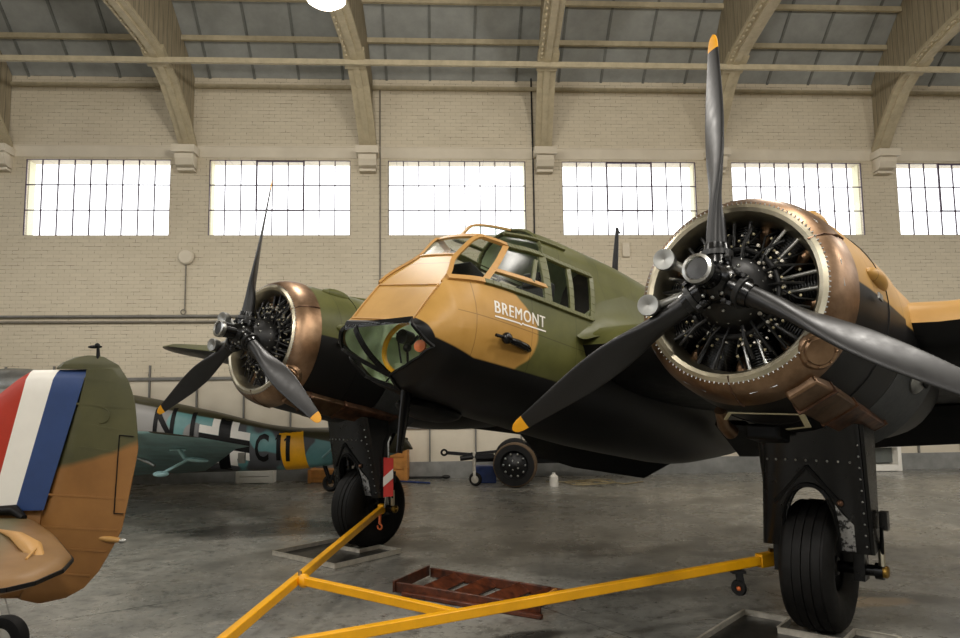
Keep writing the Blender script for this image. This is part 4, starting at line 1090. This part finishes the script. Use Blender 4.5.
for z in zs:
    a, b = tab1(z, LEr), tab1(z, TE); n_ = 8; up_, lo_ = [], []
    h_ = .048 * min(1, (1.96 - z) / .06 + .1, (z - .365) / .06 + .1)
    for i in range(n_ + 1):
        q = i / n_; t_ = h_ * (math.sqrt(min(1, q / .10)) if q < .1 else max(0, 1 - (q - .1) / .9) ** .8) + .004
        if i == 0: t_ = .004
        up_.append(Vector((lerp(a, b, q), FY - t_, z))); lo_.append(Vector((lerp(a, b, q), FY + t_, z)))
    rings.append(up_ + lo_[::-1])
mb.loft(rings); rud = mb.build('rudder', 'tail_camo', ftr, FI, ang=50)
for z in (1.80, 1.64, 1.36, 1.06, .86, .73, .58, 1.50):
    a, b = tab1(z, LEr) + .03, tab1(z - .05, TE) - .02
    if z == 1.36: a, b = -2.62, -2.36
    if z == 1.50: b = -2.36; a = -2.56
    for sg in (-1, 1):
        mb = MB()
        def yy(x, z_): q = (x - tab1(z_, LEr)) / (tab1(z_, TE) - tab1(z_, LEr)); return FY + sg * (.048 * max(0, 1 - max(0, (q - .1) / .9)) ** .8 + .0045)
        pts = [Vector((lerp(a, b, i / 6), yy(lerp(a, b, i / 6), z), z - .04 * i / 6)) for i in range(7)]
        for p, q in zip(pts, pts[1:]): mb.bar(p, q, .003, .012)
        mb.build('rib', 'tail_camo', rud)
mb = MB(); mb.torus((-2.48, FY - .034, 1.56), (0.06, 1, 0), .05, .0035, 24, 6)
mb.build('access_ring', 'tail_camo', rud)
mb = MB()
for p, q in (((-2.365, 1.43), (-2.385, .93)), ((-2.385, .93), (-2.325, .925)), ((-2.365, 1.43), (-2.275, 1.42))):
    mb.bar((p[0], FY - .022, p[1]), (q[0], FY - .017, q[1]), .006, .006, up=(0, 1, 0))
mb.build('trim_tab_gap', 'black', rud)
mb = MB(); mb.sphere((-2.415, FY, .765), (.085, .03, .022), 8, rot=Matrix.Rotation(R(8), 3, 'Y')); mb.sphere((-2.335, FY, .752), (.03, .018, .018), 6, mi=1); mb.build('tail_light', ['tan', 'steel'], rud)
mb = MB(); mb.tube([(-2.535, FY, 1.93), (-2.54, FY, 2.01)], [.014, .009]); mb.sphere((-2.56, FY, 2.012), (.05, .012, .012), 6); mb.sphere((-2.545, FY, 2.02), .018, 5); mb.build('aerial_post', 'black', rud)
# rear fuselage running out of the picture
mb = MB(); rings = []
for x, ry, zb, zt in ((-2.86, .03, .40, .96), (-3.1, .09, .40, .97), (-3.5, .17, .40, 1.0), (-4.2, .30, .36, 1.12), (-5.2, .44, .34, 1.35), (-6.4, .5, .34, 1.6)):
    rings.append([Vector((x, FY + ry * cos(a), (zb + zt) / 2 + (zt - zb) / 2 * sin(a))) for a in [2 * pi * k / 28 for k in range(28)]])
mb.loft(rings); mb.build('fuselage', 'tail_camo', ftr, FI, ang=60)
TPz = .88
plan = [(-4.0, 4.88), (-2.90, 4.86), (-2.84, 4.80), (-2.45, 4.33), (-2.03, 3.75), (-1.95, 3.52), (-1.945, 3.30), (-2.0, 3.19), (-2.12, 3.14), (-2.6, 3.10), (-3.2, 3.25), (-3.6, 3.7), (-3.9, 4.3)]
cx_, cy_ = -2.9, 4.0
mb = MB(); rings = []
for sc_, h_ in ((1, 0), (.985, .022), (.93, .04), (.75, .055), (.4, .06)): rings.append([Vector((cx_ + (x - cx_) * sc_, cy_ + (y - cy_) * sc_, TPz + h_)) for x, y in plan])
low = [[Vector((v.x, v.y, 2 * TPz - v.z)) for v in r_] for r_ in rings[1:]]
mb.loft(low[::-1] + rings); mb.build('tailplane', 'tailplane_camo', ftr, FI, ang=50)
mb = MB()
e_ = [(-3.05, 4.9), (-2.84, 4.72), (-2.45, 4.25)]
mb.tube([(-3.25, 4.83, .965), (-2.98, 4.80, .97), (-2.88, 4.74, .93)], [.02, .035, .02], 10); mb.build('root_fairing', 'black', ftr, FI)
mb = MB()
for a, b in zip(plan[3:10], plan[4:10]): mb.bar((a[0], a[1], TPz - .005), (b[0], b[1], TPz - .005), .014, .018)
mb.build('elevator_edge', 'black', ftr, FI)
mb = MB(); mb.tube([(-2.75, 4.28, TPz + .06), (-2.45, 3.98, TPz + .075), (-2.22, 3.72, TPz + .07), (-2.12, 3.62, TPz + .03)], [.006, .035, .05, .03], 12, flat=.6); mb.tube([(-2.16, 3.66, TPz + .07), (-2.12, 3.52, TPz + .05)], .006); mb.build('tab_actuator', 'tan', ftr, FI)
mb = MB(); mb.lathe([(-.05, .08), (-.055, .11), (-.04, .14), (0, .15), (.04, .14), (.055, .11), (.05, .08)], (-3.06, FY, .15), (.12, 1, 0), 32, closed_prof=True); w = mb.build('tail_wheel', 'rubber', ftr, FI)
mb = MB(); mb.lathe([(-.03, 0), (-.04, .05), (-.045, .085), (.045, .085), (.04, .05), (.03, 0)], (-3.06, FY, .15), (.12, 1, 0), 24); mb.tube([(-3.06, FY - .075, .15), (-3.15, FY - .07, .2), (-3.2, FY, .5)], [.03, .03, .035], 10); mb.tube([(-3.06, FY + .075, .15), (-3.15, FY + .07, .2), (-3.2, FY, .5)], [.03, .03, .035], 10); mb.build('wheel_fork', 'white', ftr, FI)

# ================================================================== blue mottled monoplane by the wall
LY = 13.2
lu = thing('monoplane', 'blue and grey mottled monoplane with black cross, letters and yellow band by the wall', 'aircraft', T(-4.2, LY, 0)); LI = T(4.2, -LY, 0)
def mat_luft():
    t = NT('mottled_blue'); x, y, z = t.xyz()
    blue = t.ramp(t.noise(2, 4), [(.3, lin((84, 134, 134))), (.7, lin((112, 160, 158)))])
    gre = t.ramp(t.noise(2, 4), [(.3, lin((70, 72, 74))), (.7, lin((88, 88, 90)))]); gre = t.mix(t.step(t.math('MULTIPLY', x, -1), 4.95, .3), gre, lin((140, 138, 134)))
    n = t.noise(1.9, 1, .4)
    lft = t.math('MULTIPLY_ADD', x, -.11, -.52, clamp=True)
    c = t.mix(t.step(t.math('ADD', n, lft), .515, .035), blue, gre)
    zz = t.math('ADD', z, t.math('MULTIPLY', x, .21))
    c = t.mix(t.step(zz, .33, .02), c, lin((58, 54, 32)))
    return t.principled(c, .4)
M['luft'] = mat_luft(); M['luft_blue'] = simple('underside_blue', (150, 190, 190), .4, var=.12, scale=2, dark=(112, 140, 140)); M['pale_blue'] = simple('pale_blue', (168, 206, 208), .4, var=.05); M['luft_dark'] = simple('upper_dark_green', (44, 42, 28), .4, var=.2)
LS = [(-9.6, .30, 2.16, .62), (-8.4, .28, 2.06, .60), (-7.4, .27, 1.93, .56), (-6.05, .33, 1.715, .48), (-4.77, .37, 1.44, .40), (-3.56, .39, 1.16, .31), (-2.32, .50, 1.06, .19), (-1.6, .62, .98, .10), (-1.3, .72, .92, .04)]
def lsec(x, k): return interp(-x, [(-a, b, c, d) for a, b, c, d in LS], k)
def lside(x, z, off=.004):
    zb, zt, ry = lsec(x, 1), lsec(x, 2), lsec(x, 3); zc, hh = (zb + zt) / 2, (zt - zb) / 2
    q = min(.97, abs((z - zc) / hh)); return Vector((x, LY - ry * (1 - q ** 2.4) ** (1 / 2.4) - off, z))
mb = MB(); rings = []
for i in range(60):
    x = lerp(-9.6, -1.3, i / 59); zb, zt, ry = lsec(x, 1), lsec(x, 2), lsec(x, 3)
    e_ = 2 / 2.4; rings.append([Vector((x, LY + ry * math.copysign(abs(cos(a)) ** e_, cos(a)), (zb + zt) / 2 + (zt - zb) / 2 * math.copysign(abs(sin(a)) ** e_, sin(a)))) for a in [2 * pi * k / 32 for k in range(32)]])
mb.loft(rings); lf = mb.build('fuselage', 'luft', lu, LI, ang=60)
def decal(name, mat, polys, nx=1):
    mb = MB()
    for P in polys: mb.add([lside(x, z) for x, z in P], [list(range(len(P)))])
    return mb.build(name, mat, lf, smooth=False)
def rect(x0, x1, z0, z1, n=6): 
    return [[(x0, lerp(z0, z1, i / n)), (x1, lerp(z0, z1, i / n)), (x1, lerp(z0, z1, (i + 1) / n)), (x0, lerp(z0, z1, (i + 1) / n))] for i in range(n)]
def slant(P, k=-.19, xc=-4.42): return [[(x, z + k * (x - xc)) for x, z in q] for q in P]
cx_, cz_ = -4.42, .90
bl = rect(cx_ - .43, cx_ + .43, cz_ - .10, cz_ + .10) + rect(cx_ - .095, cx_ + .095, cz_ + .10, cz_ + .40) + rect(cx_ - .095, cx_ + .095, cz_ - .47, cz_ - .10)
decal('cross', 'black', slant(bl))
wh = []
for sx in (-1, 1):
    for sz in (-1, 1):
        def rr(a0, a1, b0, b1):
            x0, x1 = sorted((cx_ + sx * a0, cx_ + sx * a1)); z0, z1 = sorted((cz_ + sz * b0, cz_ + sz * b1)); return rect(x0, x1, z0, z1, 4)
        decal('cross_corner', 'white', slant(rr(.10, .22, .105, .37) + rr(.22, .43, .105, .235)))
for txt, x0, x1, z0, z1 in (('N', -5.62, -5.27, .95, 1.5), ('I', -5.0, -4.93, .9, 1.42), ('C', -3.90, -3.67, .56, 1.04), ('1', -3.56, -3.45, .58, 1.02), ('1', -3.41, -3.28, .56, 1.0)):
    mb = MB()
    if txt in 'I1':
        w_ = .07; P = rect((x0 + x1) / 2 - w_ / 2, (x0 + x1) / 2 + w_ / 2, z0, z1, 14)
        for q in P: mb.add([lside(x, z, .011) for x, z in q], [(0, 1, 2, 3)])
        if txt == '1': mb.add([lside(x, z, .011) for x, z in ((x0, z1 - .1), ((x0 + x1) / 2 + .01, z1 - .03), ((x0 + x1) / 2 + .01, z1), (x0, z1 - .06))], [(0, 1, 2, 3)])
    else:
        vs, fs = text_mesh(txt, 1, 1, .022); mb.add([lside(lerp(x0, x1, v.x), lerp(z0, z1, v.y), .007) for v in vs], fs)
    mb.build('code_letter', 'black', lf, smooth=False)
mb = MB(); rings = []
for i in range(5):
    x = lerp(-3.47, -3.06, i / 4); zb, zt, ry = lsec(x, 1), lsec(x, 2) - .0, lsec(x, 3)
    rings.append([Vector((x - .06 * (sin(a)), LY + (ry + .004) * math.copysign(abs(cos(a)) ** e_, cos(a)), (zb + zt) / 2 + ((zt - zb) / 2 + .004) * math.copysign(abs(sin(a)) ** e_, sin(a)))) for a in [2 * pi * k / 32 for k in range(32)]])
mb.loft(rings, True, False); mb.build('yellow_band', 'yellow', lf, ang=60)
# wing rising towards the viewer
WS = [(12.9, -7.1, -4.75, .42, .42, .16), (11.6, -6.4, -4.05, .74, .70, .14), (10.2, -5.5, -3.35, 1.08, .97, .11), (9.6, -5.0, -2.98, 1.22, 1.04, .09), (9.3, -4.55, -3.1, 1.27, 1.10, .06), (9.18, -4.1, -3.45, 1.26, 1.18, .03)]
mb = MB(); rings = []
for y, le, te, zl, zt, th in WS:
    up_, lo_ = [], []
    for i in range(9):
        q = (1 - cos(pi * i / 8)) / 2; t_ = th * (1.6 * math.sqrt(q) * (1 - q) + .1 * (1 - q)) + .003
        x = lerp(le, te, q); z = lerp(zl, zt, q); up_.append(Vector((x, y, z + t_ * .6))); lo_.append(Vector((x, y, z - t_ * .5)))
    rings.append(up_ + lo_[::-1][1:-1])
mb.loft(rings)
for idx, f in enumerate(mb.f):
    if len(f) == 4 and f[0] % 16 >= 8: mb.mi[idx] = 1
lw_ = mb.build('wing', ['luft_dark', 'luft_blue'], lu, LI, ang=60)
mb = MB(); mb.sphere((-3.85, 10.1, .84), (.17, .06, .035), 7, rot=Matrix.Rotation(R(6), 3, 'Y')); mb.tube([(-3.95, 10.1, .85), (-4.25, 10.0, .68)], .02); mb.sphere((-4.28, 10.0, .665), (.11, .05, .04), 7); mb.tube([(-4.0, 10.1, .86), (-4.1, 10.15, .97)], .03); mb.box((-4.12, 10.15, .97), (.22, .04, .02)); mb.build('mass_balance', 'pale_blue', lw_)
mb = MB(); mb.tube([(-4.75, 10.3, .86), (-4.55, 10.25, .80), (-4.45, 10.2, .76)], [.015, .03, .02]); mb.build('hinge_bracket', 'alu', lw_); mb = MB(); mb.box((-3.3, 10.3, .84), (.09, .06, .14)); mb.build('hinge_bracket', 'alu', lw_)
mb = MB(); mb.prism([(-2.2, .98), (-2.05, 1.5), (-1.75, 1.62), (-1.62, 1.5), (-1.60, .95)], lambda a, b, h: Vector((a, LY + h, b)), .08); mb.build('tail_fin', 'luft', lu, LI, bevel=.02)
mb = MB(); mb.prism([(-1.9, 1.0), (-1.5, 1.0), (-1.28, .86), (-1.2, .72), (-1.9, .72)], lambda a, b, h: Vector((a, LY - .05 + h, b)), .10); mb.build('rudder', 'luft', lu, LI, bevel=.03)
mb = MB(); mb.prism([(-2.5, 13.2), (-2.35, 11.9), (-1.95, 11.8), (-1.75, 13.2)], lambda a, b, h: Vector((a, b, 1.02 + h)), .06); mb.build('tailplane', ['luft'], lu, LI, bevel=.02)
mb = MB(); mb.tube([(-2.75, LY - .25, .62), (-2.25, 12.3, 1.0)], .02); mb.build('tailplane_strut', 'luft_blue', lu, LI)
mb = MB(); mb.lathe([(-.05, .07), (-.06, .11), (0, .15), (.06, .11), (.05, .07)], (-2.66, LY, .15), (.1, 1, 0), 24, closed_prof=True); mb.build('tail_wheel', 'rubber', lu, LI)
mb = MB(); mb.tube([(-2.66, LY - .08, .15), (-2.8, LY - .08, .55)], .02); mb.tube([(-2.66, LY + .08, .15), (-2.8, LY + .08, .55)], .02); mb.tube([(-2.66, LY - .08, .15), (-2.5, LY, .6)], .02); mb.build('tail_wheel_strut', 'black', lu, LI)
# canopy and silver engine cover at the left end
mb = MB(); mb.sphere((-8.35, LY, 1.9), (1.0, .42, .34), 10); mb.build('canopy', 'alu', lu, LI)
for sg in (-.5, .5):
    mb = MB(); mb.lathe([(-.07, .1), (-.09, .2), (-.06, .27), (0, .29), (.06, .27), (.09, .2), (.07, .1)], (-7.9, LY + sg * 1.6, .29), (0, 1, 0), 26, closed_prof=True); mb.tube([(-7.9, LY + sg * 1.6, .29), (-7.6, LY + sg, .75)], .05); mb.build('main_wheel', 'rubber', lu, LI)

# ================================================================== small things along the wall
tr = thing('trailer', 'low trailer with one large bolted wheel and a drawbar standing by the wall', 'trailer', T(.6, 13.75, 0))
mb = MB(); mb.lathe([(-.10, .26), (-.12, .33), (-.10, .385), (-.04, .40), (.04, .40), (.10, .385), (.12, .33), (.10, .26)], (.0, -.25, .40), (.22, 1, 0), 36, closed_prof=True, mi=0); w = mb.build('wheel', 'tyre_brown', tr)
mb = MB(); mb.lathe([(.125, .365), (.13, .26), (.10, .25), (.06, .22), (.09, .1), (.12, .07), (.13, 0)], (.0, -.25, .40), (-.22, -1, 0), 28); mb.build('wheel_rim', 'engine_black', w)
mb = MB()
ax_ = Vector((-.22, -1, 0)).normalized(); u_ = Vector((0, 0, 1)); v_ = ax_.cross(u_)
for k in range(10): mb.sphere(Vector((0, -.25, .40)) + ax_ * .10 + (u_ * sin(k * pi / 5) + v_ * cos(k * pi / 5)) * .2, .022, 5)
for k in range(5): mb.sphere(Vector((0, -.25, .40)) + ax_ * .115 + (u_ * sin(k * pi / 2.5) + v_ * cos(k * pi / 2.5)) * .085, .018, 5)
mb.build('wheel_bolt', 'steel', w)
mb = MB(); mb.bar((-.2, .1, .46), (2.4, .2, .46), .12, .14); mb.bar((-.2, .75, .46), (2.4, .85, .46), .1, .14); mb.box((1.1, .45, .56), (2.5, .9, .10)); mb.box((.9, .5, .68), (1.4, .6, .18)); mb.build('bed', 'black', tr, bevel=.01)
mb = MB(); mb.lathe([(-.10, .26), (-.12, .33), (-.10, .385), (-.04, .40), (.04, .40), (.10, .385), (.12, .33), (.10, .26)], (.05, 1.1, .40), (.1, 1, 0), 28, closed_prof=True); mb.build('wheel', 'rubber', tr)
mb = MB(); mb.bar((-.15, .2, .47), (-.75, .05, .47), .08, .08); mb.bar((-.15, .6, .47), (-.75, .1, .5), .07, .07); mb.bar((-.3, .06, .52), (-1.24, 0, .61), .08, .06); mb.bar((-.3, .06, .62), (-.8, .03, .58), .06, .05); mb.tube([(-.62, .02, .54), (-1.0, .0, .50)], .045, 10); mb.torus((-1.29, 0, .615), (0, 1, .2), .05, .02, 16, 6); mb.box((-.55, .1, .54), (.34, .25, .08)); mb.build('drawbar', 'engine_black', tr)
mb = MB(); mb.tube([(-.74, 0, .25), (-.74, 0, .62)], .03); mb.box((-.74, 0, .2), (.05, .12, .14)); mb.build('jockey_post', 'galv', tr)
mb = MB(); mb.lathe([(-.035, .06), (-.04, .1), (0, .125), (.04, .1), (.035, .06)], (-.72, 0, .125), (.3, 1, 0), 20, closed_prof=True); mb.lathe([(.045, .07), (.045, 0)], (-.72, 0, .125), (-.3, -1, 0), 16, mi=1); mb.lathe([(.045, .07), (.045, 0)], (-.72, 0, .125), (.3, 1, 0), 16, mi=1); mb.build('jockey_wheel', ['rubber', 'galv'], tr)
o = MB().box((.06, 14.3, .16), (.42, .3, .32)).build('tool_box', 'blue', bevel=.02); tag(o, 'blue box on the floor behind the trailer wheel', 'box')
o = MB().lathe([(0, .0), (0, .08), (.17, .08), (.20, .05), (.21, .03), (.24, .03), (.24, 0)], (1.30, 13.6, 0), (0, 0, 1), 18).build('canister', 'white'); tag(o, 'white canister on the floor right of the trailer wheel', 'canister')
pts = []
for i in range(70):
    a = i * .31; pts.append((2.0 + .28 * cos(a) * (1 + .2 * sin(i)) + (i / 70 - .5) * .5, 13.9 + .35 * sin(a), .014 + .03 * (i / 70)))
o = MB().tube([(1.2, 14.2, .014), (1.5, 14.1, .014)] + pts + [(2.6, 13.7, .014), (3.0, 14.0, .014)], .012, 6).build('electric_cable', 'cable'); tag(o, 'beige cable lying coiled on the floor under the trailer bed', 'cable')
def crate(loc, d, label, rz=0):
    c = thing('wooden_crate', label, 'crate', T(*loc) @ Matrix.Rotation(rz, 4, 'Z'), 'timber crates behind the monoplane tail')
    mb = MB(); mb.box((0, 0, d[2] / 2), (d[0] - .04, d[1] - .04, d[2] - .02))
    n = 3
    for sg in (-1, 1):
        for i in range(n): mb.box((0, sg * (d[1] / 2 - .01), d[2] * (i + .5) / n), (d[0], .02, d[2] / n - .02)); mb.box((sg * (d[0] / 2 - .01), 0, d[2] * (i + .5) / n), (.02, d[1], d[2] / n - .02))
    mb.build('boards', 'wood', c, bevel=.004)
    mb = MB()
    for sx_ in (-1, 1):
        for sy_ in (-1, 1): mb.box((sx_ * (d[0] / 2 - .03), sy_ * (d[1] / 2 + .008), d[2] / 2), (.06, .02, d[2]))
    mb.build('corner_batten', 'wood', c)
crate((-1.72, 14.85, 0), (.52, .45, .70), 'taller wooden crate behind the far main wheel')
crate((-3.0, 14.75, 0), (.75, .4, .26), 'low wooden crate under the tail of the blue monoplane')
o = MB().tube([(-1.68, 14.55, .02), (-.98, 14.17, .02)], .018).build('floor_rod', 'blue'); tag(o, 'thin blue rod lying on the floor beside the crate', 'rod')
mb = MB(); mb.tube([(-1.75, 15.05, .03), (-.8, 15.0, .03)], .022); mb.sphere((-.72, 15.0, .04), (.09, .05, .04), 6); o = mb.build('floor_bar', 'engine_black'); tag(o, 'black bar lying along the foot of the wall', 'bar')
def bench(loc, w, h, label, name='wall_unit', grille=True):
    b_ = thing(name, label, 'frame', loc)
    mb = MB(); mb.box((-w / 2 + .04, 0, h / 2), (.08, .3, h)); mb.box((w / 2 - .04, 0, h / 2), (.08, .3, h)); mb.box((0, 0, h - .05), (w - .16, .3, .10)); mb.box((0, -.02, .07), (w - .16, .26, .12)); mb.build('frame', 'white', b_, bevel=.006)
    if grille: mb = MB(); mb.box((0, .06, h / 2 + .03), (w - .16, .04, h - .26)); mb.build('panel', 'grey_panel', b_)
bench(H @ T(8.2, -.24, 0), .74, .58, 'white framed heater casing at the foot of the wall on the right')
bench(H @ T(-4.45, -.24, 0), .72, .24, 'low white step at the foot of the wall under the monoplane', 'low_step', False)

# ================================================================== light
def lamp(x, y, z, e, col=(1, .95, .88), r=.22, spot=None):
    l = bpy.data.lights.new('hangar_lamp_light', 'SPOT' if spot else 'POINT'); l.energy = e; l.color = col; l.shadow_soft_size = r
    if spot: l.spot_size = spot; l.spot_blend = .35
    o = bpy.data.objects.new('hangar_lamp_light', l); COL.objects.link(o); o.location = (x, y, z); return o
lamp(LMP[0], LMP[1], LMP[2] - .18, 300)
for (x, y, e) in ((-7.6, 8.6, 260), (4.0, 8.55, 240), (9.8, 8.5, 260), (-4.5, 6.4, 170), (3.2, 3.7, 620), (9.6, 3.7, 420), (-7.6, 1.0, 460), (-1.8, -.6, 620), (4.0, -1.5, 560), (-4.5, -8, 140), (4, -8, 140)):
    lamp(x, y, 6.9, e * (1.15 if y > 6 else 1), r=.3, spot=R(160) if y > 6 else None)
w = bpy.data.worlds.new('sky'); SC.world = w; w.use_nodes = True
bg = w.node_tree.nodes['Background']; bg.inputs[0].default_value = (.97, .98, 1, 1); bg.inputs[1].default_value = 2.6

SC.view_settings.view_transform = 'Standard'; SC.view_settings.look = 'None'; SC.view_settings.exposure = .1; SC.view_settings.gamma = 1
SC.cycles.use_denoising = True
SC.cycles.max_bounces = 8; SC.cycles.transparent_max_bounces = 12
bpy.context.view_layer.update()
